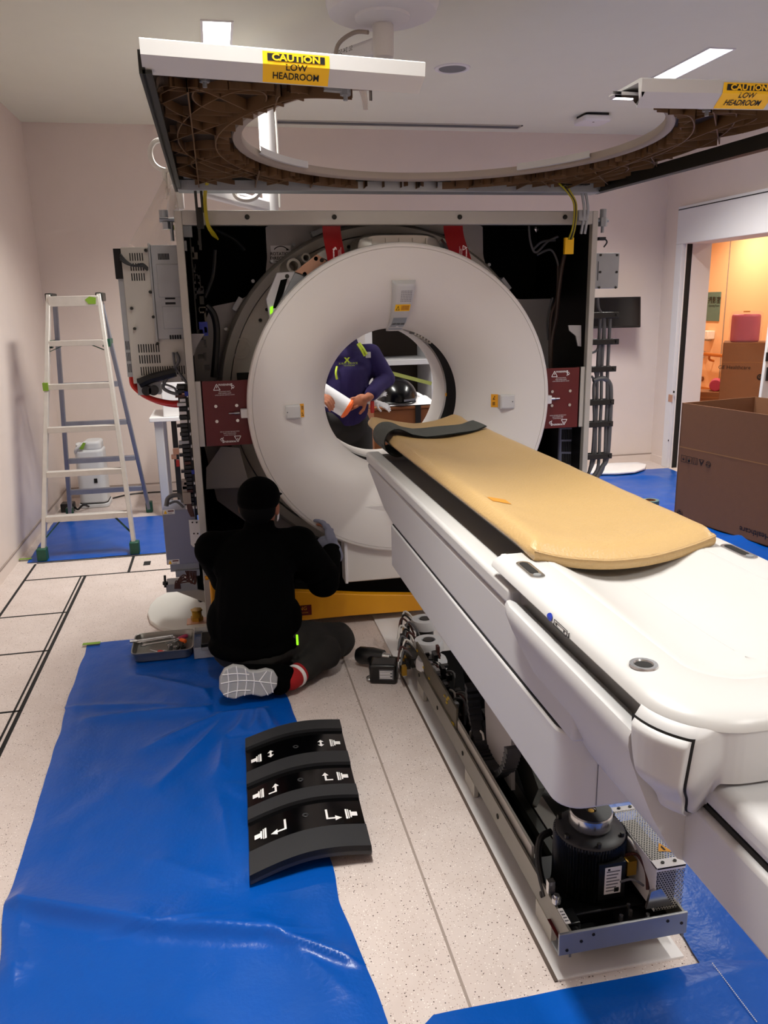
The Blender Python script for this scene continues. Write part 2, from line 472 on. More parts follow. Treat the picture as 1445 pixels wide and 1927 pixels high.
# floor trench covers: dark gaps between the lids, and the floor seam
g = MB(); zt = .0015
g.box(-.882, -.866, YF, 4.85, -.002, zt); g.box(-.902, -.893, YF, 4.85, -.002, zt)
g.box(-1.226, -1.212, YF, 5.17, -.002, zt)
for y_ in (1.95, 2.55, 3.15, 3.745, 4.245): g.box(-1.219, -.874, y_-.006, y_+.006, -.002, zt)
g.box(-1.215, -.15, 4.842, 4.856, -.002, zt); g.box(-1.215, -.15, 5.178, 5.192, -.002, zt)
g.box(-.632, -.616, 4.849, 5.185, -.002, zt)
g.box(-.548, -.506, 4.965, 5.045, -.002, zt)
struct('trim_4', g, 'slot_black', smooth=0)
struct('trim_5', MB().box(.4545, .4615, YF, 3.55, -.002, .001), 'seam_grey', smooth=0)
# corridor beyond the doorway
struct('wall_corridor', MB().box(5.9, 6.1, 3, 12.3, 0, 2.6), 'peach_wall', smooth=0)
struct('wall_corridor_end', MB().box(XR+T, 5.9, 12, 12.3, 0, 2.6).box(XR+T, 5.9, 3, 3.3, 0, 2.6), 'peach_wall', smooth=0)
struct('wall_corridor_near', MB().box(XR+T-.03, XR+T, YB+.3, 12, 0, 2.6), 'peach_wall', smooth=0)
struct('ceiling_corridor', MB().box(XR+T, 6.1, 3, 12.3, 2.6, 2.7), 'ceiling_paint', smooth=0)
g = MB()
for y_ in (7.45, 8.78, 9.7): g.box(5.894, 5.9, y_-.006, y_+.006, 0, 2.6)
struct('trim_6', g, 'seam_grey', smooth=0)
struct('baseboard_corridor', MB().box(5.885, 5.9, 3.3, 12, 0, .46), 'rail_wood', smooth=0)
for y_, e in ((6.3, 110), (8.3, 150), (10.3, 110)):
    t = thing('corridor_downlight', {6.3: 'warm round corridor downlight nearest the doorway', 8.3: 'warm round corridor downlight in front of the tall orange-lit carton', 10.3: 'warm round corridor downlight farthest down the corridor'}[y_], 'ceiling light', (5.35, y_, 2.6), 'corridor downlights')
    MB().lathe([(.06, -.001), (.075, -.006), (.08, 0)], (5.35, y_, 2.6), (0,0,1), n=24).build('bezel', 'white_paint', t)
    MB().cyl((5.35, y_, 2.597), (5.35, y_, 2.599), .058).build('lens', 'lamp_white', t)
    l = bpy.data.lights.new('downlight', 'SPOT'); l.energy = e*LAMP; l.color = (1, .80, .56); l.spot_size = rad(150); l.spot_blend = .8; l.shadow_soft_size = .06
    lo = bpy.data.objects.new('lamp_light', l); COL.objects.link(lo); lo.parent = t; lo.location = (0, 0, -.02)

# ================================================================== CEILING FITTINGS
c = P(851, 128, z=ZC)
t = thing('ceiling_speaker', 'round flush ceiling speaker right of the pendant arm', 'speaker', (c.x, c.y, ZC))
MB().lathe([(.0, -.004), (.085, -.004), (.09, -.009), (.108, -.007), (.112, 0)], (c.x, c.y, ZC), (0,0,1), n=40).build('bezel', 'white_paint', t)
MB().lathe([(.0, -.0065), (.082, -.0065), (.084, -.002)], (c.x, c.y, ZC), (0,0,1), n=40).build('grille', 'diffuser_grey', t)
c = P(1115, 222, z=ZC-.02)
t = thing('smoke_detector', 'white rounded square detector on the ceiling seen beyond the cover opening', 'detector', (c.x, c.y, ZC))
q = MB().rbox(c.x-.10, c.x+.10, c.y-.10, c.y+.10, ZC-.018, ZC, .03); q.build('base', 'slot_black', t)
q = MB().rbox(c.x-.115, c.x+.115, c.y-.115, c.y+.115, ZC-.06, ZC-.018, .035); q.build('housing', 'white_paint', t, bevel=.012, seg=3)
MB().cyl((c.x-.02, c.y-.06, ZC-.064), (c.x-.02, c.y-.06, ZC-.058), .008).build('led', 'chrome', t)
t = thing('air_diffuser', 'long grey slot air diffuser in the ceiling along the back wall', 'air vent', (1.55, 6.86, ZC))
q = MB().box(.52, 2.58, 6.80, 6.815, ZC-.008, ZC).box(.52, 2.58, 6.905, 6.92, ZC-.008, ZC).box(.52, .535, 6.8, 6.92, ZC-.008, ZC).box(2.565, 2.58, 6.8, 6.92, ZC-.008, ZC)
q.build('frame', 'aluminium_matte', t)
MB().box(.53, 2.57, 6.81, 6.91, ZC-.003, ZC).build('slot', 'slot_black', t)
q = MB()
for k in range(3): q.box(.53, 2.57, 6.828+.025*k, 6.836+.025*k, ZC-.007, ZC-.002)
q.build('blade', 'diffuser_grey', t)

# injector pendant: ceiling plate, post, arm, drop pole, spring arm and injector head
t = thing('ceiling_pendant', 'white injector pendant arm hung from a round ceiling plate', 'pendant arm', (.86, 4.12, ZC))
MB().lathe([(.0, -.095), (.225, -.095), (.25, -.085), (.262, -.05), (.265, 0)], (.86, 4.12, ZC), (0,0,1), n=56).build('ceiling_plate', 'white_paint', t)
MB().lathe([(.0, -.115), (.115, -.115), (.128, -.108), (.13, -.09)], (.86, 4.12, ZC), (0,0,1), n=48).build('collar', 'white_paint', t)
MB().cyl((.87, 4.16, 2.86), (.87, 4.16, 2.80), .045).build('post_top', 'white_paint', t)
q = MB().lathe([(.0, -.012), (.03, -.012), (.046, 0), (.05, .02), (.05, .135), (.046, .14), (0, .14)], (.87, 4.16, 2.682), (0,0,1), n=32)
q.build('post', 'gantry_white', t)
q = MB().bar((.86, 4.18, 2.735), (.36, 4.98, 2.735), .085, .075); arm = q.build('arm', 'white_paint', t, bevel=.02, seg=3)
MB().tube([(.80, 4.17, 2.79), (.74, 4.22, 2.80), (.67, 4.28, 2.76), (.655, 4.3, 2.66)], .010, smooth=6).build('cable', 'rim_beige', t)
q = MB(); b0 = Vector((.76, 4.31, 2.745)); u = Vector((-.5, .8, 0)).normalized()
MB().text('SL 24-50', .03, b0+Vector((-.05, -.034, 0))+u*.02, -u*-1, (0,0,1), off=.012).build('arm_lettering', 'ink_black', t)
MB().cyl((.36, 5.0, 2.74), (.36, 5.0, 2.06), .045).build('drop_pole', 'white_paint', t)
MB().lathe([(.06, 0), (.06, .06), (.047, .075)], (.36, 5.0, 2.30), (0,0,1), n=28).build('pole_collar', 'white_paint', t)
MB().bar((.36, 5.0, 2.10), (-.02, 4.72, 2.16), .06, .07).build('spring_arm', 'white_paint', t, bevel=.015)
q = MB().tube([(.41, 4.98, 2.66), (.415, 4.98, 2.4), (.41, 4.98, 2.1)], .007, smooth=4); q.build('pole_cable', 'cable_white', t)
# head at the left of the gantry
hp = lambda u_, v_: P(u_, v_, y=4.6)
q = MB().tube([hp(331,300), hp(312,268), hp(293,266), hp(283,282), hp(287,304), hp(300,317), hp(318,322)], .013, smooth=6); q.build('cable_loop', 'cable_white', t)
q = MB()
a = hp(326, 312); q.cyl(a+Vector((0,-.03,0)), a+Vector((0,.05,0)), .032, n=24)
a0, a1 = hp(314, 325), hp(336, 395)
q.box(min(a0.x,a1.x), max(a0.x,a1.x)+.03, 4.57, 4.66, a1.z, a0.z)
q.build('injector_head', 'gantry_white', t, bevel=.012)
q = MB().tube([hp(308,318), hp(312,345), hp(318,372), hp(326,400)], .012, smooth=5).tube([hp(326,330), hp(316,352), hp(332,368), hp(318,384), hp(338,396)], .005, smooth=5)
q.tube([hp(310,335), hp(330,345), hp(334,372), hp(322,388)], .004, smooth=5)
q.build('hose', 'cable_white', t)
q = MB(); a, b = hp(322, 362), hp(323, 408)
q.cyl(a, b, .018, n=18)
for k in range(9):
    c = a.lerp(b, k/9); q.cyl(c, c+Vector((0,0,-.006)), .0205, n=18)
q.build('syringe', 'jug_white', t)
q = MB()
def bag(u_, v_):
    wv = .05+.26*v_
    x_ = hp(312, 350).x - .085*v_ + (u_-.5)*wv*.9; return Vector((x_+.02, 4.53+.035*sin(7*u_+3*v_)+.03*sin(pi*u_), hp(312, 338).z - .32*v_ - .05*sin(pi*u_)))
q.grid(14, 12, bag); q.build('plastic_bag', 'film', t)
q = MB().tube([P(438,352,y=4.75), P(445,370,y=4.75), P(463,376,y=4.75), P(482,370,y=4.75), P(492,352,y=4.75)], .014, smooth=6); q.build('hanging_cable', 'cable_white', t)
q = MB(); a, b = P(681, 165, y=4.55), P(688, 206, y=4.55)
q.tube([a, a.lerp(b, .5)+Vector((.004,0,0)), b], lambda s: .02*(1-.35*s), smooth=4); q.build('plastic_sleeve', 'film', t)

# ================================================================== CT GANTRY
GX, IZ = .84, 1.088
G = thing('ct_gantry', 'opened CT scanner gantry with white bell ring and its front cover raised overhead', 'scanner', (GX, 3.9, 0))
# --- frame
MB().box(-.145, -.112, 3.78, 3.815, .02, 1.955).build('left_post', 'aluminium_matte', G, bevel=.003)
MB().box(1.796, 1.825, 3.78, 3.815, .02, 1.955).build('right_post', 'aluminium_matte', G, bevel=.003)
q = MB().box(-.112, 1.796, 3.78, 3.83, 1.895, 1.955); tb = q.build('top_beam', 'aluminium_matte', G, bevel=.003)
q = MB()
for px in (465, 629, 865, 1063): c = P(px, 408.5, y=3.78); q.cyl(c, c+Vector((0,-.004,0)), .011, n=14); q.cyl(c+Vector((0,-.004,0)), c+Vector((0,-.009,0)), .006, n=6)
pieces(q, 'beam_bolt', 'dark_steel', tb)
MB().box(-.14, -.125, 3.815, 4.50, .05, 1.95).build('left_side_panel', 'brushed_dark', G)
MB().box(1.80, 1.815, 3.815, 4.50, .05, 1.95).build('right_side_panel', 'brushed_dark', G)
MB().box(-.14, 1.815, 3.86, 4.50, 1.935, 1.95).build('top_panel', 'brushed_dark', G)
MB().box(-.14, 1.815, 3.80, 4.55, .06, .10).build('floor_pan', 'black_matte', G)
# dark rear skin around the bore
def rect_r(th, x0, x1, z0, z1, cx=GX, cz=IZ):
    c_, s_ = cos(th), sin(th); best = 9
    if c_ > 1e-9: best = min(best, (x1-cx)/c_)
    if c_ < -1e-9: best = min(best, (x0-cx)/c_)
    if s_ > 1e-9: best = min(best, (z1-cz)/s_)
    if s_ < -1e-9: best = min(best, (z0-cz)/s_)
    return best
def ring_plate(mb, rin, rout, y, th=.004, n=180, m=0):
    for i in range(n):
        a, b = 2*pi*i/n, 2*pi*(i+1)/n
        vs = []
        for yy in (y, y+th):
            for an in (a, b):
                for r_ in (rin, rout(an)): vs.append((GX+r_*cos(an), yy, IZ+r_*sin(an)))
        mb._add(vs, [(0,1,3,2), (4,6,7,5), (1,5,7,3), (0,2,6,4)], m)
    return mb
q = ring_plate(MB(), .36, lambda a: rect_r(a, -.13, 1.81, .07, 1.94), 4.50)
q.build('rear_skin', 'black_matte', G, smooth=0)
# silver mounting plate with two cut-away upper corners
CUT = [(.05, 1.94), (.28, 1.94)]
plate = [(.275,1.935),(1.405,1.935),(1.41,1.78),(1.45,1.66),(1.53,1.575),(1.62,1.555),(1.80,1.555),(1.80,.95),(1.70,.55),(1.45,.32),(.20,.32),(-.06,.55),(-.12,.95),(-.12,1.33),(-.02,1.55),(.12,1.575),(.215,1.63),(.262,1.70),(.275,1.78)]
def poly_r(th):
    c_, s_ = cos(th), sin(th); best = 9
    for (x0, z0), (x1, z1) in zip(plate, plate[1:]+plate[:1]):
        ex, ez = x1-x0, z1-z0; den = c_*ez - s_*ex
        if abs(den) < 1e-9: continue
        t_ = ((x0-GX)*ez-(z0-IZ)*ex)/den; k_ = ((x0-GX)*s_-(z0-IZ)*c_)/den
        if t_ > 0 and -1e-6 <= k_ <= 1+1e-6: best = min(best, t_)
    return best
bp = ring_plate(MB(), .40, poly_r, 4.26, n=360).build('mounting_plate', 'back_plate_paint', G, smooth=0)
q = MB().prism([(-.05,0),(.05,0),(.05,.085),(-.05,.085)], (.345, 4.258, 1.755), (1,0,0), (0,0,1), .002)
q.text('ROTATION', .021, (.345, 4.256, 1.80), (1,0,0), (0,0,1), m=1, bold=.02); q.text('DIRECTION', .021, (.345, 4.256, 1.779), (1,0,0), (0,0,1), m=1, bold=.02)
q.box(.315, .375, 4.2552, 4.256, 1.763, 1.766, m=1)
arc = [(.345+.04*cos(rad(a)), 4.2555, 1.80+.04*sin(rad(a))*.9) for a in range(145, 34, -10)]
q.tube(arc, .0025, n=5, m=1); q.prism([(0,.006),(.014,-.004),(-.004,-.006)], (.375, 4.2555, 1.822), (1,0,0), (0,0,1), .0006, m=1)
q.build('rotation_label', ['plate_white', 'ink_black'], bp)
# stationary ring, rotor disc and what turns with it
q = MB().lathe([(.795, 4.14), (.835, 4.13), (.85, 4.15), (.85, 4.26), (.795, 4.26)], (GX, 0, IZ), (0,1,0), n=128, closed=True)
sr = q.build('stationary_ring', 'aluminium_matte', G)
q = MB()
for k in range(40):
    a = rad(k*9+3)
    c = Vector((GX+.868*cos(a), 4.20, IZ+.868*sin(a)))
    if k % 4 == 0:
        Mx = Matrix.Translation(c) @ Matrix.Rotation(-a, 4, 'Y'); q.box(-.012, .012, -.01, .06, -.035, .035, M=Mx)
    else: q.cyl(c+Vector((0,.06,0)), c+Vector((0,-.01,0)), .009, n=8)
pieces(q, 'ring_clamp', 'zinc_plate', sr)
q = MB().lathe([(.38, 4.17), (.79, 4.17), (.79, 4.25), (.38, 4.25)], (GX, 0, IZ), (0,1,0), n=128, closed=True)
rt = q.build('rotor_disc', 'rotor_plate', G)
q = MB(); random.seed(3)
for k in range(40):
    a = random.uniform(0, 2*pi); r_ = random.choice((.755, .735, .70, .66))
    c = Vector((GX+r_*cos(a), 4.17, IZ+r_*sin(a))); q.cyl(c, c+Vector((0,-.012,0)), .009, n=8)
pieces(q, 'rotor_bolt', 'dark_steel', rt, .0)
q = MB(); c = Vector((.115, 4.168, 1.345))
q.lathe([(.05, 0), (.05, -.012), (.042, -.012), (.042, 0)], c, (0,1,0), n=28, closed=True).cyl(c, c+Vector((0,-.01,0)), .012, n=12)
for k in range(8): a = k*pi/4; p = c+Vector((.032*cos(a), 0, .032*sin(a))); q.cyl(p, p+Vector((0,-.008,0)), .006, n=8)
q.build('port_flange', 'rotor_plate', rt)
MB().box(.085, .2, 4.150, 4.165, 1.18, 1.225).build('cover_strip', 'dark_steel', rt)
# x-ray tube housing peeping above the bell
def tray(a, b):
    th = 2*pi*a; ex = 5
    k = (abs(cos(th))**ex+abs(sin(th))**ex)**(-1/ex)
    sc_ = [1, 1, .97, .90, 0.0001][min(4, int(b*4+.5))]; yy = [4.1, 3.93, 3.905, 3.895, 3.895][min(4, int(b*4+.5))]
    return Vector((.875+.205*k*cos(th)*sc_, yy, 1.755+.115*k*sin(th)*sc_))
th_ = MB().grid(56, 5, tray, wrapu=True); 
for k in range(5): x_ = .745+.065*k; th_.box(x_-.003, x_+.003, 3.885, 3.9, 1.70, 1.845)
th_.build('tube_housing', 'aluminium', G)
# bracket, collector plate and pipe stubs upper left of the bell
q = MB(); yb = 3.93
pt = lambda u_, v_, y_=3.93: (lambda c: (c.x, c.z))(P(u_, v_, y=y_))
q.prism([pt(521,513), pt(554,511), pt(560,520), pt(531,558), pt(515,592), pt(508,600), pt(501,563)], (0,yb,0), (1,0,0), (0,0,1), -.05)
br = q.build('detector_bracket', 'white_paint', G, bevel=.004)
MB().prism([pt(528,527), pt(541,524), pt(534,550), pt(519,580), pt(513,580)], (0,yb-.002,0), (1,0,0), (0,0,1), -.004).build('bracket_window', 'black_matte', br)
MB().prism([pt(508,578), pt(514,576), pt(513,588), pt(508,592)], (0,yb-.004,0), (1,0,0), (0,0,1), -.004).build('status_light', 'led_green', br)
MB().prism([pt(554,513), pt(580,523), pt(520,598), pt(514,596), pt(532,556)], (0,yb-.01,0), (1,0,0), (0,0,1), .02).build('hinge_plate', 'zinc_plate', G, bevel=.003)
q = MB().prism([pt(553,512), pt(594,479), pt(612,488), pt(618,494), pt(575,520)], (0,yb-.02,0), (1,0,0), (0,0,1), .02)
cp = q.build('collector_plate', 'pink_metal', G, bevel=.003)
MB().prism([pt(594,479), pt(624,462), pt(640,478), pt(620,500)], (0,yb-.02,0), (1,0,0), (0,0,1), .02).build('collector_end', 'aluminium_matte', G, bevel=.003)
q = MB()
for u_, v_ in ((573,516), (605,490), (594,487), (540,520)): c = P(u_, v_, y=yb-.03); q.cyl(c, c+Vector((0,-.01,0)), .010, n=10)
pieces(q, 'collector_bolt', 'dark_steel', cp)
for u_, v_, r_ in ((550, 502, .035), (573, 487, .022)):
    c = P(u_, v_, y=4.05); q = MB().lathe([(r_*1.2, .1), (r_*1.2, 0), (r_, -.03), (r_*.65, -.03), (r_*.65, .06), (0, .06)], c, (-.15,1,-.1), n=28); q.build('pipe_stub', 'rotor_plate', G)
q = MB()
c = P(1020-190, 470, y=3.98); q.tube([P(828,452,y=3.98), P(836,462,y=3.98), P(850,470,y=3.98), P(866,476,y=3.98)], .014, smooth=5)
q.build('coolant_pipe', 'chrome', G)
# red warning straps over the bell rim and red side guards
def warn(mb, o, u, v, s, m, flip=1):
    """warning triangle, little running figure, heading and two lines of small text"""
    o, u, v = Vector(o), Vector(u), Vector(v); n_ = u.cross(v)*.0012
    f = lambda a, b: o+u*(a*s)+v*(b*s)+n_
    A = [(-1.0,.0), (-.4,0), (-.7,.55)]
    for i in range(3):
        p, q_ = f(*A[i]), f(*A[(i+1) % 3]); mb.bar(p, q_, .06*s, .0004, m=m, up=tuple(u.cross(v)))
    mb.bar(f(-.7,.36), f(-.7,.18), .06*s, .0004, m=m, up=tuple(u.cross(v)))
    mb.text('WARNING', .26*s, f(.08,.47), u, v, m=m, bold=.02)
    mb.ell(f(.66,.52), .07*s, .0003 if abs(v.x) < .5 else .07*s, .07*s, n=10, k=6, m=m)
    for a, b in (((.58,.42), (.78,.12)), ((.62,.38), (.86,.38)), ((.78,.12), (.9,.3)), ((.7,.25), (.62,.05))):
        mb.bar(f(*a), f(*b), .07*s, .0004, m=m, up=tuple(u.cross(v)))
    mb.text('ROTATING PARTS', .13*s, f(0,-.14), u, v, m=m); mb.text('KEEP HANDS CLEAR', .13*s, f(0,-.30), u, v, m=m)
    mb.text('LOCK BEFORE SERVICE WORK', .13*s, f(0,-.46), u, v, m=m)
for x0, x1, tw in ((.513, .597, 0), (1.093, 1.187, 1)):
    def band(a, b, x0=x0, x1=x1):
        return Vector((x0+(x1-x0)*a, 3.90-.17*smoothstep(0, 1, b), 1.90-.22*b))
    q = MB().grid(6, 12, band, flip=False)
    q.grid(6, 12, lambda a, b: band(a, b)+Vector((0,.006,0)), flip=True)
    st = q.build('rotor_strap', 'red_strap', G)
    q = MB(); c = Vector(((x0+x1)/2, 3.742, 1.765))
    warn(q, c, (0,0,-1) if tw else (0,0,1), (1,0,0) if tw else (-1,0,0), .035, 0); q.build('strap_warning', 'ink_white', st)
for sgn, x0, x1, bx0, bx1 in ((1, -.088, .21, -.122, -.088), (-1, 1.50, 1.772, 1.772, 1.795)):
    gd = MB().box(x0, x1, 3.795, 3.80, .92, 1.22).box(x0 if sgn > 0 else x1-.006, x0+.006 if sgn > 0 else x1, 3.795, 3.83, .92, 1.22).build('rotor_guard', 'red_guard', G)
    MB().box(bx0, bx1, 3.79, 3.80, .92, 1.222).build('guard_bracket', 'aluminium_matte', gd, bevel=.002)
    cx = .018 if sgn > 0 else 1.668
    q = MB(); warn(q, (cx, 3.794, 1.178), (1,0,0), (0,0,1), .05, 0); warn(q, (cx+.01*sgn, 3.794, .962), (-1,0,0), (0,0,-1), .05, 0)
    pieces(q, 'guard_warning', 'ink_white', gd, .03)
    q = MB()
    for dx, dz in ((-.045, 1.105), (.05, 1.105), (-.045, 1.035), (.05, 1.035)): q.cyl((cx+dx, 3.795, dz), (cx+dx, 3.788, dz), .0075, n=12)
    pieces(q, 'guard_bolt', 'chrome', gd)
    xe = .104 if sgn > 0 else 1.585
    q = MB().box(xe-.02, xe+.02, 3.75, 3.79, 1.05, 1.09); q.build('rim_clip', 'plate_white', gd, bevel=.002)
    q = MB().cyl((xe-.025*sgn, 3.785, 1.07), (xe-.05*sgn, 3.785, 1.07), .007).cyl((xe-.05*sgn, 3.785, 1.07), (xe-.075*sgn, 3.785, 1.07), .004); q.build('clip_screw', 'chrome', gd)
# --- bell cover
prof = [(.700, 3.775), (.722, 3.77), (.728, 3.745), (.7275, 3.715), (.7235, 3.701), (.716, 3.695), (.706, 3.694), (.7045, 3.6975), (.703, 3.694), (.65, 3.697), (.60, 3.704), (.55, 3.717), (.50, 3.737), (.46, 3.762), (.42, 3.797), (.39, 3.832), (.365, 3.872), (.35, 3.91), (.343, 3.95), (.341, 3.985), (.352, 3.985)]
def bellr(r_):  # surface depth at a radius
    pr = [p for p in prof[8:-1]][::-1]
    for (a, ya), (b, yb_) in zip(pr, pr[1:]):
        if a <= r_ <= b: return ya+(yb_-ya)*(r_-a)/(b-a)
    return 3.694
BELL = MB().lathe(prof, (GX, 0, IZ), (0,1,0), n=200).build('bell_cover', 'gantry_white', G, smooth=25)
MB().lathe([(.362, 3.985), (.362, 4.215), (.345, 4.215), (.344, 4.45), (.36, 4.48), (.43, 4.56), (.55, 4.62), (.56, 4.62), (.44, 4.57), (.37, 4.5)], (GX, 0, IZ), (0,1,0), n=128).build('bore_liner', 'gantry_white', G)
MB().lathe([(.354, 3.985), (.354, 4.212)], (GX, 0, IZ), (0,1,0), n=128).build('bore_gap', 'black_matte', G)
q = MB(); c = P(838, 742, y=4.22); q.box(c.x-.003, c.x+.003, 4.2, 4.225, c.z-.008, c.z+.008); q.build('bore_sticker', 'label_orange', G)
q = MB()
for k in range(6): a = rad(52+k*3); q.box(-.012, .012, 3.99, 4.05+.05*(k % 2), -.006, .006, M=Matrix.Translation((GX+.345*cos(a), 0, IZ+.345*sin(a))) @ Matrix.Rotation(-a, 4, 'Y'))
q.build('gap_connector', 'rotor_plate', G)
# control pod at twelve o'clock
def pod(a, b):
    # a across, b along the height 0 (bottom) .. 1 (top)
    zz = 1.418+.232*b; wv = .040+.016*b; ex = 2*(a-.5)
    s_ = .5*(abs(ex)**5)
    yb_ = bellr(max(.344, zz-IZ)) - .002
    lift = (.030+.012*b)*(1-abs(ex)**6)*(1-smoothstep(.88, 1, b)**2)
    return Vector((.852+ex*(wv+.006*(1-abs(ex)**6)), yb_-lift, zz))
pm = MB().grid(33, 40, pod)
PODO = pm.build('control_pod', 'table_white', BELL)
def podface(x_, z_, off=.002):
    b = (z_-1.418)/.232; a = .5+(x_-.852)/(2*(.046+.016*b)); p = pod(min(1, max(0, a)), b); return Vector((x_, p.y-off, z_))
def podpatch(mb, x0, x1, z0, z1, m, off=.0015, nn=8):
    mb.grid(nn, nn, lambda a, b: podface(x0+(x1-x0)*a, z0+(z1-z0)*b, off), m=m)
q = MB()
podpatch(q, .818, .884, 1.424, 1.482, 0)
for k, s_ in enumerate(('000', '000', '000')): q.text(s_, .012, (0,0,0), (1,0,0), (0,0,1), m=1, bold=.02, fn=lambda a, b, k=k: podface(.830+.021*k+a, 1.452+b, .003))
podpatch(q, .846, .858, 1.438, 1.441, 2, .003)
q.build('pod_display', ['display_grey', 'ink_black', 'ink_white'], BELL)
q = MB(); podpatch(q, .816, .887, 1.512, 1.542, 0)
podpatch(q, .843, .883, 1.516, 1.538, 1, .0022); 
for p3 in ([(.820,1.516),(.838,1.516),(.829,1.537)],): q.poly([podface(a, b, .003) for a, b in p3], 2)
q.poly([podface(a, b, .0036) for a, b in ((.8235,1.518),(.8345,1.518),(.829,1.531))], 0)
for k in range(4): q.text('LASER RADIATION' if k == 1 else 'AVOID EXPOSURE', .0042, (0,0,0), (1,0,0), (0,0,1), m=2, fn=lambda a, b, k=k: podface(.863+a, 1.534-.005*k+b, .0032))
q.build('laser_label', ['sign_yellow', 'label_orange', 'ink_black'], BELL)
q = MB()
for i in range(7):
    for j in range(7): p = podface(.838+.0075*i, 1.556+.0075*j, .0012); q.cyl(p, p+Vector((0,-.0012,0)), .0021, n=6)
q.build('pod_grille', 'ink_grey', BELL)
# laser windows left and right of the bore
for u0, u1, v0, v1, lu0, lu1, lv0, lv1, sg in ((538,565,762,789, 566,573,761,787, 1), (941,968,742,770, 929,940,743,768, -1)):
    a, b = P(u0, v1, y=3.70), P(u1, v0, y=3.70); rr = abs((a.x+b.x)/2-GX); yy = bellr(rr)
    a, b = P(u0, v1, y=yy-.02), P(u1, v0, y=yy-.02)
    q = MB().box(a.x, b.x, yy-.024, yy+.03, a.z, b.z); q.box(a.x+.004, b.x-.004, yy-.027, yy-.02, a.z+.004, b.z-.004)
    q.build('laser_window', 'table_white', BELL, bevel=.004, seg=3)
    q = MB().cyl((a.x+(.008 if sg > 0 else .06), yy-.0272, (a.z+b.z)/2), (a.x+(.008 if sg > 0 else .06), yy-.0285, (a.z+b.z)/2), .0025, n=10); q.build('window_pin', 'ink_black', BELL)
    a, b = P(lu0, lv1, y=yy-.01), P(lu1, lv0, y=yy-.01); xm = (a.x+b.x)/2; wv = abs(b.x-a.x)/2; y2 = lambda x_: bellr(abs(x_-GX))-.004
    q = MB(); q.grid(3, 3, lambda s_, t_: Vector((a.x+(b.x-a.x)*s_, y2(a.x+(b.x-a.x)*s_), a.z+(b.z-a.z)*t_)))
    tz = a.z+.016 if sg > 0 else b.z-.016
    q.poly([(xm-wv*.7, y2(xm)-.0015, tz-.009), (xm+wv*.7, y2(xm)-.0015, tz-.009), (xm, y2(xm)-.0015, tz+.009)], 1)
    q.poly([(xm-wv*.35, y2(xm)-.002, tz-.006), (xm+wv*.35, y2(xm)-.002, tz-.006), (xm, y2(xm)-.002, tz+.004)], 0)
    for k in range(3): zz = (b.z-.012-.006*k) if sg > 0 else (a.z+.012+.006*k); q.box(xm-wv*.7, xm+wv*.7, y2(xm)-.0015, y2(xm)-.0005, zz-.0012, zz+.0012, m=1)
    q.build('window_label', ['label_orange', 'ink_black'], BELL)
# lower docking panel under the bell
q = MB().box(.545, 1.135, 3.725, 3.80, .215, .60); q.build('docking_panel', 'gantry_white', G, bevel=.006)
MB().box(.537, .552, 3.715, 3.82, .213, .47).build('docking_edge', 'white_paint', G, bevel=.003)
MB().box(.3, 1.6, 3.78, 3.84, .10, .215).build('base_beam', 'black_matte', G)
# yellow shipping brace across the foot
y_ = 3.70
q = MB().prism([(.03,.215), (.30,.20), (.62,.155), (.98,.118), (1.0,.04), (.55,.048), (.10,.045), (.03,.05)], (0,y_,0), (1,0,0), (0,0,1), -.045)
yb_ = q.build('shipping_brace', 'yellow_paint', G, bevel=.004)
c = P(567, 1156, y=3.65); q = MB().box(c.x-.095, c.x+.055, y_-.003, y_-.0005, c.z-.026, c.z+.026)
q.text('WARNING', .026, (c.x-.03, y_-.0035, c.z+.01), (1,0,0), (0,0,1), m=1); q.text('REMOVE BEFORE ROTATION', .009, (c.x-.02, y_-.0035, c.z-.012), (1,0,0), (0,0,1), m=1)
q.build('brace_warning', ['red_guard', 'label_orange'], yb_)
q = MB().tube([P(386,1088,y=3.75), P(397,1088,y=3.75), P(399,1105,y=3.75), P(404,1170,y=3.75)], .011, n=8, smooth=3)
a, b = P(402,1105,y=3.755), P(412,1170,y=3.755); q.box(a.x, b.x+.01, 3.745, 3.76, .10, a.z); q.build('brace_hook', 'yellow_paint', G)
# rounded foot cover on the floor at the left, a levelling bolt on it
foot = [(-.10,3.745),(-.2,3.765),(-.30,3.805),(-.378,3.865),(-.43,3.96),(-.452,4.08),(-.447,4.19),(-.42,4.29),(-.36,4.38),(-.28,4.43),(-.18,4.455),(-.10,4.46)]
fc = MB().prism(foot, (0,0,0), (1,0,0), (0,1,0), .022).build('foot_cover', 'white_plate_floor', G, bevel=.004)
c = P(371, 1165, z=.03); q = MB().cyl((c.x, c.y, .02), (c.x, c.y, .045), .032, n=6).cyl((c.x, c.y, .045), (c.x, c.y, .075), .024, n=20).cyl((c.x,c.y,.075), (c.x,c.y,.082), .03, n=6)
q.build('levelling_bolt', 'brass', fc)
MB().box(c.x-.05, c.x+.05, c.y-.05, c.y+.03, .02, .026).build('bolt_plate', 'pink_metal', fc)
MB().prism([pt(328,1110,3.95), pt(392,1135,3.95), pt(392,1113,3.95), pt(356,1104,3.95)], (0,3.95,0), (1,0,0), (0,0,1), .01).build('foot_gusset', 'aluminium_matte', G)

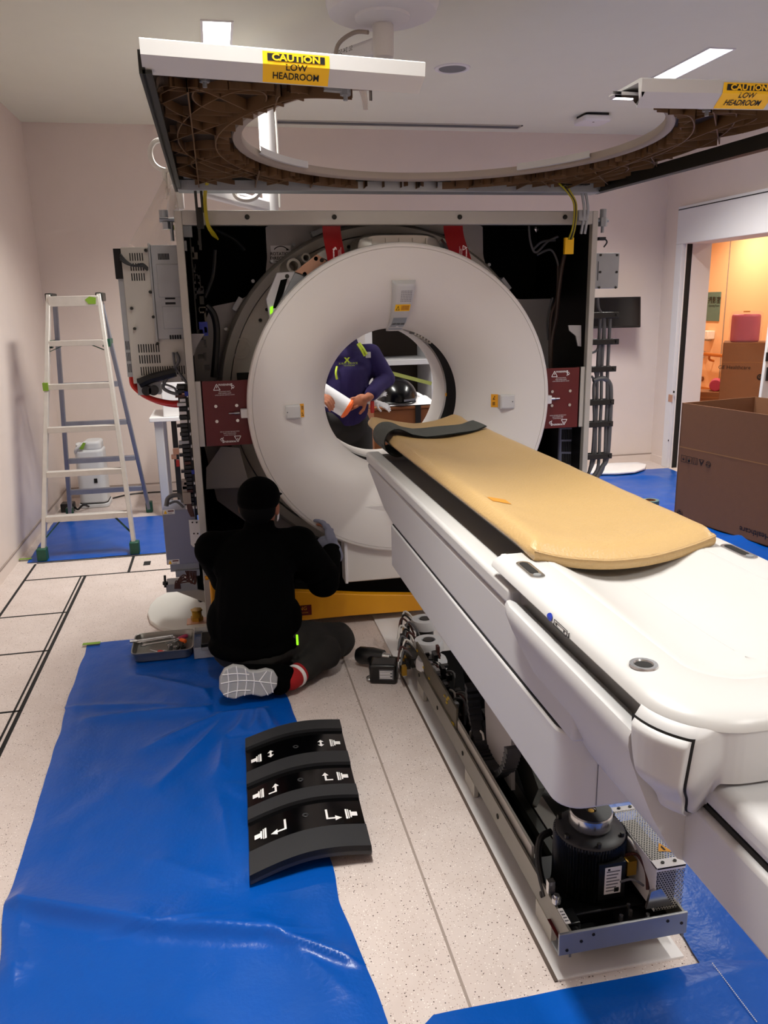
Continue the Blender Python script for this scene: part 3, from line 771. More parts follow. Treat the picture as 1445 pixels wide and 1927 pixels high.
# --- things bolted to the left flank
L = 3.90
pl = lambda u_, v_, y_=L: P(u_, v_, y=y_)
def pbox(mb, u0, v0, u1, v1, y0, dep, m=0):
    a, b = P(u0, v0, y=y0), P(u1, v1, y=y0); mb.box(min(a.x,b.x), max(a.x,b.x), y0, y0+dep, min(a.z,b.z), max(a.z,b.z), m); return mb
ps = MB().box(-.395, -.15, 3.93, 4.20, 1.21, 1.815).build('power_supply', 'aluminium_matte', G, bevel=.003)
MB().box(-.42, -.395, 3.95, 4.17, 1.24, 1.70).build('supply_flange', 'zinc_plate', ps)
q = MB().box(-.428, -.395, 3.935, 4.0, 1.68, 1.81); q.build('connector_block', 'slot_black', ps)
q = MB().box(-.265, -.135, 3.915, 3.93, 1.41, 1.822).box(-.275, -.265, 3.91, 3.93, 1.40, 1.83); cvp = q.build('supply_cover', 'zinc_plate', ps, bevel=.002)
q = MB().box(-.245, -.145, 3.909, 3.915, 1.595, 1.74).box(-.235, -.14, 3.909, 3.915, 1.455, 1.555); q.build('supply_door', 'zinc_plate', ps, bevel=.002)
q = MB()
def slots(x0, x1, z0, z1, nx, nz, y, wd=.45):
    dx, dz = (x1-x0)/nx, (z1-z0)/nz
    for i in range(nx):
        for j in range(nz): q.box(x0+dx*(i+.5-wd/2), x0+dx*(i+.5+wd/2), y-.0015, y+.002, z0+dz*(j+.12), z0+dz*(j+.88))
slots(-.362, -.298, 1.665, 1.795, 6, 3, 3.93)
slots(-.362, -.262, 1.295, 1.395, 9, 2, 3.93); slots(-.36, -.155, 1.24, 1.292, 19, 1, 3.93)
slots(-.417, -.398, 1.255, 1.41, 3, 3, 3.95)
slots(-.235, -.185, 1.755, 1.79, 8, 1, 3.915, .7); slots(-.215, -.16, 1.405, 1.43, 5, 1, 3.912, .7)
slots(-.222, -.172, 1.562, 1.575, 1, 1, 3.913, .9); slots(-.222, -.172, 1.585, 1.595, 1, 1, 3.913, .9)
q.build('vent_slot', 'slot_black', ps)
q = MB()
for x_, z_ in ((-.37,1.55),(-.365,1.46),(-.285,1.80),(-.282,1.62),(-.278,1.51),(-.27,1.39),(-.36,1.225),(-.17,1.225)): q.cyl((x_, 3.93, z_), (x_, 3.905, z_), .007, n=10)
pieces(q, 'supply_screw', 'dark_steel', ps)
q = MB()
for k in range(3): q.tube([pl(226,478+k*5), pl(238,492+k*2), pl(252,500), pl(268,497+k*2), pl(278,505+k*2)], .005, smooth=5)
q.build('supply_cable', 'cable_black', ps)
q = MB(); pbox(q, 257, 712, 303, 742, 3.93, .1); q.build('gland_plate', 'zinc_plate', G)
q = MB(); 
for u_ in (277, 290): c = pl(u_, 734, 3.925); q.cyl(c+Vector((0,.02,0)), c+Vector((0,-.04,0)), .022, n=16)
q.tube([pl(262,722), pl(285,712), pl(312,705), pl(330,700)], .022, smooth=5); q.build('cable_gland', 'cable_black', G)
q = MB().tube([pl(247,708,4.0), pl(252,728,4.0), pl(280,748,4.0), pl(320,758,4.0), pl(350,756,4.0)], .012, smooth=6).tube([pl(250,705,4.02), pl(260,735,4.02), pl(290,753,4.02), pl(325,762,4.02), pl(350,761,4.02)], .012, smooth=6)
q.build('hydraulic_hose', 'hose_red', G)
q = MB().tube([pl(331,663), pl(336,680), pl(318,705), pl(307,728), pl(320,738), pl(336,742)], .008, smooth=6).tube([pl(326,663), pl(330,690), pl(342,708), pl(352,722)], .006, smooth=5).tube([pl(306,722), pl(328,730), pl(332,742)], .005, smooth=4)
q.build('flank_cable', 'cable_grey', G)
# terminal strip: a long column of small connectors
q = MB().box(-.20, -.15, 3.93, 3.96, .56, 1.20)
ts = q.build('terminal_strip', 'black_plastic', G)
random.seed(5)
q = MB()
for k in range(30):
    z_ = .60+.6*k/30; wv = random.uniform(.02, .045); mm = random.choice((0,0,1,1,2,3,0,5))
    q.box(-.19-wv+.02, -.165, 3.90, 3.93, z_, z_+.014, mm)
    if k % 3 == 0: q.box(-.158, -.148, 3.90, 3.93, z_, z_+.012, 3)
q.box(-.152, -.149, 3.895, 3.93, .58, 1.18, 4)
q.build('terminal_block', ['black_plastic', 'dark_grey_plastic', 'zinc_plate', 'plate_white', 'pcb', 'wire_brown'], ts)
q = MB(); pbox(q, 331, 866, 338, 878, 3.90, .02); q.build('stop_button', 'red_plastic', ts)
q = MB(); pbox(q, 325, 845, 337, 855, 3.90, .03); pbox(q, 322, 857, 332, 864, 3.9, .03); pbox(q, 342, 738, 352, 742, 3.9, .02); pieces(q, 'terminal_cap', 'pink_metal', ts)
q = MB(); pbox(q, 347, 737, 357, 745, 3.89, .02); pbox(q, 360, 885, 366, 892, 3.89, .02); pieces(q, 'blue_plug', 'blue_part', ts)
lb = MB().box(-.318, -.163, 3.90, 4.12, .325, .60).build('drive_box', 'lavender_box', G, bevel=.003)
q = MB()
for u0, v0, u1, v1 in ((306,960,329,967), (315,1054,338,1061)):
    a, b = pl(u0, v0, 3.898), pl(u1, v1, 3.898); q.box(a.x, b.x, 3.898, 3.9, b.z, a.z, 0)
    q.poly([(a.x+.004, 3.8975, b.z+.003), (a.x+.02, 3.8975, b.z+.003), (a.x+.012, 3.8975, a.z-.002)], 2)
    q.box(a.x+.024, b.x-.004, 3.8972, 3.898, a.z-.010, a.z-.004, 1); q.box(a.x+.024, b.x-.012, 3.8972, 3.898, b.z+.004, b.z+.006, 3)
q.build('box_label', ['plate_white', 'red_guard', 'sign_yellow', 'ink_grey'], lb)
MB().prism([pt(355,978,3.885), pt(374,978,3.885), pt(377,1029,3.885), pt(364,1029,3.885), pt(359,1024,3.885)], (0,3.885,0), (1,0,0), (0,0,1), .006).build('hinge_bracket', 'plate_white', G)
q = MB()
for u_, v_ in ((362,983),(370,983),(365,1004),(372,1004),(367,1024),(374,1024)): c = pl(u_, v_, 3.878); q.cyl(c, c+Vector((0,-.003,0)), .004, n=8)
pieces(q, 'bracket_screw', 'dark_steel', G)
q = MB().tube([pl(313,952), pl(316,938), pl(328,932), pl(340,934), pl(345,945)], .011, smooth=5).tube([pl(318,948), pl(332,944), pl(345,955)], .006, smooth=4); q.build('box_cable', 'cable_grey', G)
q = MB(); pbox(q, 343, 928, 360, 948, 3.89, .06); pbox(q, 341, 905, 352, 926, 3.9, .05); q.build('filter_block', 'rim_beige', G)
q = MB()
for k in range(7): q.tube([pl(352+k, 945), pl(354+k*1.3, 960), pl(360+k*.8, 972)], .004, n=6, smooth=4)
for k in range(8): q.tube([pl(329+k*1.5, 1108), pl(331+k*1.2, 1096+random.uniform(-3,3)), pl(338+k*2.6, 1090+random.uniform(-9,6)), pl(352+k*2.2, 1094+random.uniform(-8,8)), pl(349+k*2.8, 1074)], .0032, n=6, smooth=5)
q.build('wire_bundle', 'wire_brown', G)
q = MB(); pbox(q, 320, 1062, 375, 1072, 3.92, .05); pbox(q, 330, 1075, 376, 1083, 3.90, .05); pbox(q, 312, 1101, 372, 1110, 3.90, .1); q.build('lower_rail', 'zinc_plate', G)
q = MB(); a = pl(311, 1105); q.cyl(a, pl(310, 1083), .006, n=10).cyl(pl(311,1100), pl(311,1095), .014, n=6); q.build('levelling_stud', 'dark_steel', G)
q = MB().tube([pl(372,1040,4.0), pl(374,1070,4.0), pl(372,1100,4.0), pl(384,1128,4.0)], .03, smooth=5); q.build('duct_hose', 'cable_black', G)
q = MB(); pbox(q, 366, 1048, 373, 1056, 3.93, .04); q.build('hose_clamp', 'plate_white', G)

# --- inside clutter: left interior modules and right interior
q = MB(); random.seed(11)
for k in range(26):
    z_ = random.uniform(1.25, 1.85); x_ = random.uniform(-.095, -.05); q.box(x_, x_+random.uniform(.008,.03), 3.95, 3.99, z_, z_+random.uniform(.01,.05), random.choice((0,0,0,1,2)))
q.box(-.09, -.085, 3.93, 3.95, 1.42, 1.86, 1)
q.build('interior_module', ['black_plastic', 'dark_steel', 'pcb'], G)
q = MB(); pbox(q, 374, 606, 392, 632, 3.95, .05); q.build('blue_capacitor', 'blue_part', G)
q = MB(); pbox(q, 341, 453, 352, 472, 3.87, .03); pbox(q, 340, 420, 362, 446, 3.9, .02); q.build('corner_bracket', 'zinc_plate', G)
MB().prism([pt(353,628,3.93), pt(385,628,3.93), pt(372,648,3.93), pt(364,670,3.93), pt(355,670,3.93)], (0,3.93,0), (1,0,0), (0,0,1), .01).build('web_plate', 'back_plate_paint', G)
q = MB()
q.tube([P(388,575,y=4.0), P(402,592,y=4.0), P(408,625,y=4.0), P(405,680,y=4.0), P(402,710,y=4.0)], .016, smooth=6)
q.tube([P(405,470,y=4.0), P(400,520,y=4.02), P(385,560,y=4.0)], .01, smooth=5)
q.tube([P(460,470,y=4.1), P(440,450,y=4.05), P(405,432,y=3.95)], .008, smooth=5)
q.build('harness', 'cable_black', G)
MB().prism([pt(388,880,4.05), pt(416,840,4.05), pt(450,842,4.05), pt(470,915,4.05), pt(388,920,4.05)], (0,4.05,0), (1,0,0), (0,0,1), .01).build('lower_plate', 'back_plate_paint', G)
MB().box(.05, .30, 3.87, 3.90, .30, .42).build('lower_module', 'black_plastic', G)
q = MB().prism([pt(605,1008,3.85), pt(640,1022,3.85), pt(628,1035,3.85), pt(606,1020,3.85)], (0,3.85,0), (1,0,0), (0,0,1), .01); q.build('keeper_plate', 'pink_metal', G)
q = MB()
q.tube([P(1062,480,y=3.95), P(1056,510,y=3.95), P(1050,560,y=3.97), P(1046,600,y=3.98), P(1038,640,y=3.98), P(1036,700,y=3.98)], .011, smooth=6)
q.tube([P(1050,500,y=3.97), P(1048,560,y=3.98), P(1036,600,y=3.98), P(1034,690,y=3.98)], .007, smooth=6)
q.build('right_harness', 'cable_brown', G)
q = MB()
for a in ([(995,425),(998,455),(1008,475),(1030,455),(1050,445)], [(1003,470),(1020,455),(1045,452)], [(1010,480),(1035,470),(1048,490),(1052,520)], [(1040,560),(1030,600),(1032,640)]):
    q.tube([P(*p, y=4.05) for p in a], .006, smooth=6)
q.build('signal_cable', 'cable_grey', G)
MB().prism([pt(1068,612,3.83), pt(1092,612,3.83), pt(1092,652,3.83), pt(1086,651,3.83), pt(1082,632,3.83), pt(1070,622,3.83)], (0,3.83,0), (1,0,0), (0,0,1), .01).build('right_web_plate', 'back_plate_paint', G)
q = MB(); pbox(q, 1102, 452, 1117, 472, 3.87, .04); q.build('right_relay', 'plate_white', G)
q = MB(); pbox(q, 1064, 447, 1079, 478, 3.82, .02); q.build('hanging_tag', 'sign_yellow', G)
q = MB(); pbox(q, 1054, 806, 1080, 876, 3.93, .02); vp = q.build('louvre_panel', 'lavender_box', G)
q = MB()
for i in range(7):
    for j in range(3):
        u_, v_ = 1057+i*3.2, 808+j*23; a, b = P(u_, v_, y=3.929), P(u_+1.6, v_+19, y=3.929); q.box(a.x, b.x, 3.926, 3.93, b.z, a.z)
q.build('louvre_slot', 'slot_black', vp)
# --- right flank: cable clamps and the cables they hold
RY = 3.90
pr_ = lambda u_, v_, y_=RY: P(u_, v_, y=y_)
q = MB()
for dx, bend in ((1123, -3), (1131, 2), (1142, 1)):
    q.tube([pr_(dx+6, 600), pr_(dx+4, 640), pr_(dx+1, 700), pr_(dx, 760), pr_(dx-2, 800), pr_(dx-4, 858), pr_(dx-10+bend, 885), pr_(dx-24, 905)], .009, smooth=6)
q.tube([pr_(1124,560), pr_(1126,580), pr_(1136,600), pr_(1137,640)], .009, smooth=6)
q.tube([pr_(1116,716), pr_(1134,712), pr_(1146,720), pr_(1149,740), pr_(1147,800), pr_(1142,860), pr_(1132,880), pr_(1118,905)], .013, smooth=7)
q.tube([pr_(1118,690), pr_(1122,712), pr_(1117,730), pr_(1118,800), pr_(1114,858), pr_(1108,890)], .008, smooth=7)
q.tube([pr_(1110,665), pr_(1122,660), pr_(1130,645), pr_(1128,690), pr_(1122,715), pr_(1113,708)], .006, smooth=6)
q.build('flank_cable', 'cable_grey', G)
for v_, u1 in ((643, 1160), (694, 1155), (756, 1151), (797, 1149), (857, 1147), (593, 1160)):
    a, b = pr_(1112, v_+6), pr_(u1, v_-6); q = MB().box(1.826, b.x, RY-.03, RY-.02, a.z, b.z).box(1.826, b.x-.01, RY+.014, RY+.022, a.z, b.z)
    q.box(1.826, 1.85, RY-.03, RY+.02, a.z, b.z)
    q.cyl((b.x-.016, RY-.032, (a.z+b.z)/2), (b.x-.016, RY-.036, (a.z+b.z)/2), .006, n=10)
    q.build('cable_clamp', 'black_plastic', G, bevel=.003)
jb = MB(); a, b = pr_(1122, 543), pr_(1166, 476); jb.box(1.826, b.x, RY, RY+.06, a.z, b.z); jbo = jb.build('junction_plate', 'zinc_plate', G, bevel=.002)
q = MB()
for u_, v_ in ((1130,480),(1161,480),(1129,512),(1160,512),(1127,541),(1158,541)): c = pr_(u_, v_); q.cyl(c, c+Vector((0,-.004,0)), .006, n=10)
a, b = pr_(1124, 528), pr_(1126, 492); q.box(a.x, b.x, RY-.003, RY, a.z, b.z); pieces(q, 'plate_screw', 'dark_steel', jbo)
for u_, v_ in ((1134, 418), ):
    c = pr_(u_, v_); q = MB().cyl(c+Vector((0,0,.02)), c+Vector((0,0,.06)), .016, n=16).cyl(c+Vector((-.04,0,.006)), c+Vector((.03,0,.006)), .006, n=8).cyl(c+Vector((0,0,.02)), c+Vector((0,0,-.02)), .022, n=6).cyl(c+Vector((0,0,-.02)), c+Vector((0,0,-.05)), .008, n=8); q.build('lifting_bolt', 'zinc_plate', G)
c = pl(309, 418); q = MB().cyl(c+Vector((0,0,.02)), c+Vector((0,0,.05)), .02, n=16).cyl(c+Vector((-.02,0,.01)), c+Vector((.05,0,.01)), .008, n=8).cyl(c+Vector((.01,0,.0)), c+Vector((.01,0,-.03)), .02, n=6).cyl(c+Vector((.03,0,0)), c+Vector((.03,0,-.08)), .008, n=8).box(c.x-.02, -.145, 3.9, 3.93, c.z, c.z+.01)
q.build('lifting_bolt', 'zinc_plate', G)
q = MB(); pbox(q, 316, 424, 328, 432, 3.92, .02); q.build('clamp_sleeve', 'hi_vis', G)
q = MB().tube([pr_(1128,448), pr_(1138,450), pr_(1142,456), pr_(1136,465)], .004, smooth=4); pbox(q, 1128, 446, 1140, 452, RY, .03); q.build('side_connector', 'black_plastic', G)

# --- raised front cover (hinged to the gantry, seen from below)
CX0, CX1, CY0, CY1 = -.125, 1.81, 2.23, 3.78
HCX, HCY, HR = .84, 2.925, .722
def cz(x, y, h=0.):
    t_ = (3.78-y)/1.7
    return 2.068+.058*t_-.022*t_*t_*(x-.84)-.068*smoothstep(.80, 1, t_)+h
def cp3(x, y, h=0.): return Vector((x, y, cz(x, y, h)))
NL, NR = .46, 1.12
def front_ok(x, y): return not (y < HCY-.45 and NL < x < NR)
def shell_strip(mb, rin, h0, h1, m=0, n=480):
    """flat shell around the round opening, open at the front notch"""
    for i in range(n):
        a, b = 2*pi*i/n, 2*pi*(i+1)/n; mid = (a+b)/2
        ra, rb = (rect_r(t_, CX0, CX1, CY0, CY1, HCX, HCY) for t_ in (a, b)); xm, ym = HCX+rin*cos(mid), HCY+rin*sin(mid)
        if ym < HCY-.45 and NL < xm < NR: continue
        def clampx(p):   # keep the part beside the notch square to it
            x, y = p
            if y < HCY-.45: x = min(x, NL) if xm < HCX else max(x, NR)
            return x, y
        ra, rb = max(ra, rin+.002), max(rb, rin+.002); vs = []
        for h in (h0, h1):
            for an, r_ in ((a, ra), (b, rb)):
                for q_ in (rin, r_):
                    x, y = HCX+q_*cos(an), HCY+q_*sin(an); vs.append(cp3(x, y, h))
        mb._add(vs, [(0,1,3,2), (4,6,7,5), (1,5,7,3), (0,2,6,4)], m)
    return mb
FC = shell_strip(MB(), HR, .012, .020).build('front_cover', 'table_white', G, smooth=0)
shell_strip(MB(), HR+.008, .005, .011).build('cover_backing', 'rib_dark', FC, smooth=0)
# lattice of stiffening ribs
q = MB()
def rib(pts, h0=-.034, h1=.008, t_=.004):
    for (x0, y0), (x1, y1) in zip(pts, pts[1:]):
        ok_ = True
        for (x, y) in ((x0, y0), (x1, y1)):
            if math.hypot(x-HCX, y-HCY) < HR+.03 or not (CX0+.015 < x < CX1-.015 and CY0+.03 < y < CY1-.06) or not front_ok(x, y): ok_ = False
        if not ok_: continue
        d_ = Vector((x1-x0, y1-y0, 0)).normalized(); sd = Vector((-d_.y, d_.x, 0))*t_/2
        vs = []
        for h in (h0, h1):
            for (x, y) in ((x0, y0), (x1, y1)):
                for s_ in (-1, 1): vs.append(cp3(x, y, h)+sd*s_)
        q._add(vs, [(0,1,3,2), (4,6,7,5), (0,2,6,4), (1,5,7,3)], 0)
def line(a, b, n=80): return [(a[0]+(b[0]-a[0])*i/n, a[1]+(b[1]-a[1])*i/n) for i in range(n+1)]
for k in range(9): x_ = -.03+.235*k; rib(line((x_, CY0), (x_, CY1)))
for k in range(8): y_ = 2.2+.22*k; rib(line((CX0, y_), (CX1, y_)), -.018)
for k in range(-6, 14): rib(line((-.1+.30*k, CY0), (-.1+.30*k+1.1, CY1), 160), -.024); rib(line((-.1+.30*k, CY1), (-.1+.30*k+1.1, CY0), 160), -.024)
for r_ in (.80, .92, 1.06): rib([(HCX+r_*cos(2*pi*i/240), HCY+r_*sin(2*pi*i/240)) for i in range(241)], -.034 if r_ < .9 else -.022)
for k in range(60): a = 2*pi*k/60; rib(line((HCX+.755*cos(a), HCY+.755*sin(a)), (HCX+.80*cos(a), HCY+.80*sin(a)), 3), -.03)
for cx_, cy_ in ((.05, 3.3), (1.62, 3.35), (.08, 2.45), (1.6, 2.5)):
    for r_ in (.10, .19): rib([(cx_+r_*cos(2*pi*i/60), cy_+r_*1.4*sin(2*pi*i/60)) for i in range(61)], -.022)
q.build('rib_lattice', 'rib_resin', FC, smooth=0)
def rim(a, b):
    sec = [(.714,-.004),(.720,-.010),(.742,-.010),(.746,-.002),(.744,.014),(.740,.022),(.716,.022),(.711,.012)]
    i = int(round(b*8)) % 8; r_, h = sec[i]
    th = rad(-90+31)+a*rad(360-64)
    return cp3(HCX+r_*cos(th), HCY+r_*sin(th), h)
MB().grid(160, 9, rim).build('opening_rim', 'rim_beige', FC, smooth=50)
for a0, a1 in ((205, 232), (-50, -22)):
    MB().grid(24, 4, lambda a, b: (lambda th, i: cp3(HCX+(.708, .700, .700, .708)[i]*cos(th), HCY+(.708, .700, .700, .708)[i]*sin(th), (.004, .006, .030, .032)[i]))(rad(-(a0+(a1-a0)*a)), int(round(b*3)))).build('rim_clip', 'table_white', FC)
# white turned-down front edge left and right of the notch
LIPP = [(.045, 0.0), (.004, .47), (0, .94), (.008, 1.0), (.19, .96), (.19, .90), (.02, .86), (.02, .47), (.05, .14)]
LIPS = {0: (2.08, -.125, .538, .006, 2.0742, .0665, 2.0500, .062), 1: (2.16, 1.150, 1.81, .03, 2.050, .0655, 2.056, .064)}
def lipz(i, x):
    yf, x0, x1, ch_, za, ha, zb_, hb = LIPS[i]; t_ = (x-x0)/(x1-x0); return za+(zb_-za)*t_, ha+(hb-ha)*t_
def lip(i):
    yf, x0, x1, ch_, *_ = LIPS[i]
    mb = MB(); n = len(LIPP); xs = [x0, x0+.012, x0+.1, (x0+x1)/2, x1-.1, x1-.012, x1]
    rings = []
    for j, x in enumerate(xs):
        z0_, hh = lipz(i, x); ring = []
        for dy, h in LIPP:
            xx = x; k = 1-min(1, h/.5)
            if j == 0 and i == 1: xx += ch_*k
            if j == len(xs)-1 and i == 0: xx -= ch_*k
            ring.append(Vector((xx, yf+dy, z0_+h*hh)))
        rings.append(ring)
    vs = [p for r_ in rings for p in r_]
    fs = [(j*n+i_, (j+1)*n+i_, (j+1)*n+(i_+1) % n, j*n+(i_+1) % n) for j in range(len(xs)-1) for i_ in range(n)]
    fs += [tuple(range(n)), tuple(range((len(xs)-1)*n+n-1, (len(xs)-1)*n-1, -1))]
    return mb._add(vs, fs, 0).build('front_lip', 'table_white', FC, smooth=30)
lip(0); lip(1)
def caution(xc, li):
    mb = MB(); W2 = .078
    def on(x_, s_):  # s_ 0 (bottom) .. 1 (top) along the two faces of the lip
        s_ = min(1.02, max(-.02, s_))
        yf = LIPS[li][0]; z0_, hh = lipz(li, x_)
        if s_ < .5: k = s_/.5; y, h = yf+.045-.041*k, .47*k
        else: k = (s_-.5)/.5; y, h = yf+.004*(1-k), .47+.47*k
        return Vector((x_, y-.0015, z0_+h*hh))
    def patch(x0, x1, s0, s1, m, o):
        ss = [s0]+([.5] if s0 < .5 < s1 else [])+[s1]
        for a, b in zip(ss, ss[1:]): mb.poly([on(x0, a)+Vector((0,-o,0)), on(x1, a)+Vector((0,-o,0)), on(x1, b)+Vector((0,-o,0)), on(x0, b)+Vector((0,-o,0))], m)
    patch(xc-W2, xc+W2, .02, .93, 0, 0)
    patch(xc-W2*.86, xc+W2*.86, .62, .87, 1, .001)
    f = lambda sc_: (lambda a, b: on(xc+a, sc_+b/.078)+Vector((0,-.002,0)))
    mb.text('CAUTION', .0245, (0,0,0), (1,0,0), (0,0,1), m=2, bold=.035, fn=f(.735), sx=1.02)
    mb.text('LOW', .0195, (0,0,0), (1,0,0), (0,0,1), m=1, bold=.015, fn=f(.44), sx=1.1)
    mb.text('HEADROOM', .0195, (0,0,0), (1,0,0), (0,0,1), m=1, bold=.015, fn=f(.20), sx=1.0)
    return mb.build('caution_label', ['sign_yellow', 'ink_black', 'sign_yellow'], FC, smooth=0)
caution(P(558, 124, y=2.08).x, 0); caution(P(1409, 175, y=2.16).x, 1)
# steel edge frame
for x_, w_ in ((-.126, .014), (1.805, .03)):
    q = MB(); sx = 1 if x_ < 0 else -1
    for h0, h1, d0, d1 in ((0, .05, -w_/2, w_/2), (0, .008, 0, sx*.022)):
        vs = []
        for y, zlo in ((2.11, 2.072 if x_ < 0 else 2.005), (3.79, 2.030)):
            for h in (h0, h1):
                for dx in (d0, d1): vs.append(Vector((x_+dx, y, zlo+h)))
        q._add(vs, [(0,1,3,2), (4,6,7,5), (0,4,5,1), (2,3,7,6), (0,2,6,4), (1,5,7,3)])
    q.build('side_rail', 'dark_steel', FC)
MB().box(-.118, 1.79, 3.70, 3.80, 2.026, 2.070).build('hinge_rail', 'zinc_plate', FC, bevel=.002)
MB().box(-.118, 1.79, 3.69, 3.70, 2.066, 2.082).build('rear_rail', 'dark_steel', FC)
q = MB()
def ubox(u0, v0, u1, v1, y0, dep): pbox(q, u0, v0, u1, v1, y0, dep)
ubox(342, 305, 412, 332, 3.62, .1); ubox(345, 298, 380, 312, 3.5, .1); ubox(378, 296, 408, 308, 3.55, .08)
q.build('hinge_block', 'zinc_plate', FC, bevel=.002)
q = MB(); ubox(418, 282, 462, 303, 3.45, .05); q.build('bright_bracket', 'chrome', FC, bevel=.002)
q = MB(); ubox(1098, 306, 1148, 330, 3.6, .1); ubox(1108, 296, 1160, 312, 3.45, .12); ubox(1150, 318, 1178, 330, 3.5, .08); q.build('hinge_block', 'zinc_plate', FC, bevel=.002)
q = MB()
for k in range(8): u_ = 350+k*7; ubox(u_, 290+(k % 3)*3, u_+4, 318, 3.58, .04)
for k in range(6): u_ = 1065+k*8; ubox(u_, 328-(k % 2)*6, u_+5, 348, 3.62, .04)
pieces(q, 'switch_block', 'black_plastic', FC)
for u_, v_, y_ in ((385, 155, 2.3), (650, 180, 2.25), (1330, 210, 2.3)):
    c = P(u_, v_, y=y_); q = MB().cyl(c+Vector((0,0,.035)), c+Vector((0,0,-.012)), .006, n=10).cyl(c+Vector((0,0,.012)), c+Vector((0,0,.0)), .014, n=6).cyl(c+Vector((0,0,.03)), c+Vector((0,0,.02)), .02, n=12)
    if u_ != 385: q.bar(c+Vector((-.055,0,.016)), c+Vector((.012,0,.012)), .02, .012)
    q.build('latch', 'zinc_plate', FC)
# gas struts and yellow-green leads between cover and frame
q = MB()
for u_ in (367, 378): q.cyl(P(u_-2, 335, y=3.72), P(u_+4, 400, y=3.74), .006, n=10)
pbox(q, 368, 390, 384, 430, 3.74, .03); pbox(q, 372, 430, 380, 470, 3.75, .03)
q.build('gas_strut', 'dark_steel', G)
q = MB()
for u_ in (1097, 1104): q.tube([P(u_-4, 355, y=3.73), P(u_, 375, y=3.73), P(u_+2, 400, y=3.74), P(u_-4, 440, y=3.76)], .007, smooth=5)
pbox(q, 1090, 395, 1107, 415, 3.74, .03); q.build('gas_strut', 'zinc_plate', G)
q = MB()
for k in range(3):
    o_ = k*3
    q.tube([P(400+o_, 328, y=3.66), P(388+o_*.6, 345, y=3.7), P(384+o_*.5, 375, y=3.72), P(389+o_*.5, 420, y=3.73), P(398+o_, 440, y=3.78), P(404+o_, 446+k*2, y=3.85)], .0045, n=6, smooth=6)
    q.tube([P(1052+o_*2, 345, y=3.66), P(1068+o_, 362, y=3.7), P(1080+o_*.7, 385, y=3.72), P(1078+o_*.7, 425, y=3.73), P(1070+o_, 450, y=3.78)], .0045, n=6, m=k % 2, smooth=6)
pieces(q, 'earth_lead', ['cable_yellow', 'cable_black'], G, .02)

# ================================================================== PATIENT TABLE
TB = thing('ct_table', 'long white scanner table with its lower side cover removed, standing in front of the gantry', 'scanner table', (.84, 2.4, 0))
X0, X1 = .56, 1.12
# upper side body, ledges and trough
poly = [(1.18,.791),(2.68,.791),(2.84,.808),(3.155,.905),(3.165,.922),(1.18,.922)]
q = MB().prism([(a, b) for a, b in poly], (X0+.004, 0, 0), (0,1,0), (0,0,1), X1-X0-.008)
ub = q.build('upper_body', 'table_grey', TB, bevel=.008, seg=3)
q = MB().box(X0+.012, X1-.012, 1.2, 3.155, .92, .928); q.build('body_gap', 'slot_black', TB)
for a, b in ((X0, X0+.056), (X1-.056, X1)):
    MB().box(a, b, 1.50, 3.17, .926, .968).build('side_ledge', 'table_white', TB, bevel=.010, seg=3)
MB().box(X0+.055, X1-.055, 1.5, 3.15, .915, .932).build('trough', 'table_grey', TB)
MB().box(X0+.055, X1-.055, 3.145, 3.17, .926, .955).build('trough_end', 'table_white', TB, bevel=.004)
# cradle: dark dished board carrying the cushion
def dish(x): return .035*((x-.84)/.21)**2
q = MB()
def cradle_sec(n=13):
    xs = [.650+.380*i/(n-1) for i in range(n)]
    return [(x, .9775+dish(x)) for x in xs]+[(x, .9685+dish(x)) for x in xs[::-1]]
sec = cradle_sec(); N = len(sec)
ys = [1.66, 3.44]
vs = [Vector((x, y, z)) for y in ys for x, z in sec]
q._add(vs, [(i, (i+1) % N, N+(i+1) % N, N+i) for i in range(N)]+[tuple(range(N-1,-1,-1)), tuple(range(N, 2*N))])
q.build('cradle', 'carbon', TB, smooth=30)
MB().box(.74, .94, 1.7, 3.1, .928, .968).build('cradle_carriage', 'trough_grey', TB)
# lower side cover with rounded foot-end corner
def rr(x0, x1, y0, y1, r_, n=8):
    pts = []
    for cx, cy, a0 in ((x1-r_, y1-.002, 0), (x0+r_, y1-.002, 90)):
        pts.append((cx+(r_ if a0 == 0 else -r_), cy))
    for cx, cy, a0 in ((x0+r_, y0+r_, 180), (x1-r_, y0+r_, 270)):
        for k in range(n+1): a = rad(a0+90*k/n); pts.append((cx+r_*cos(a), cy+r_*sin(a)))
    return pts
q = MB().prism(rr(X0, X1, 1.205, 2.70, .05), (0,0,.634), (1,0,0), (0,1,0), .1545); lbod = q.build('lower_cover', 'table_grey', TB, bevel=.006, seg=3)
MB().prism(rr(X0+.004, X1-.004, 1.209, 2.69, .048), (0,0,.7885), (1,0,0), (0,1,0), .0035).build('cover_gap', 'slot_black', TB)
q = MB().box(.60, 1.08, 1.205+.02, 1.3, .626, .634); q.build('lower_lip', 'table_grey', TB)
yf = 1.2035
q = MB().box(.655, .80, yf, yf+.001, .70, .745, 0)
for k in range(4): q.box(.665, .665+.1-.012*k, yf-.0008, yf, .735-.009*k, .738-.009*k, 1)
q.build('rating_plate', ['plate_white', 'ink_grey'], lbod)
q = MB()
for i in range(8):
    for j in range(3): q.box(.64+.012*i, .646+.012*i, yf-.0005, yf, .756+.008*j, .760+.008*j)
q.box(.628, .6292, yf-.0004, yf+.001, .64, .785)
q.build('cover_print', 'ink_grey', lbod)
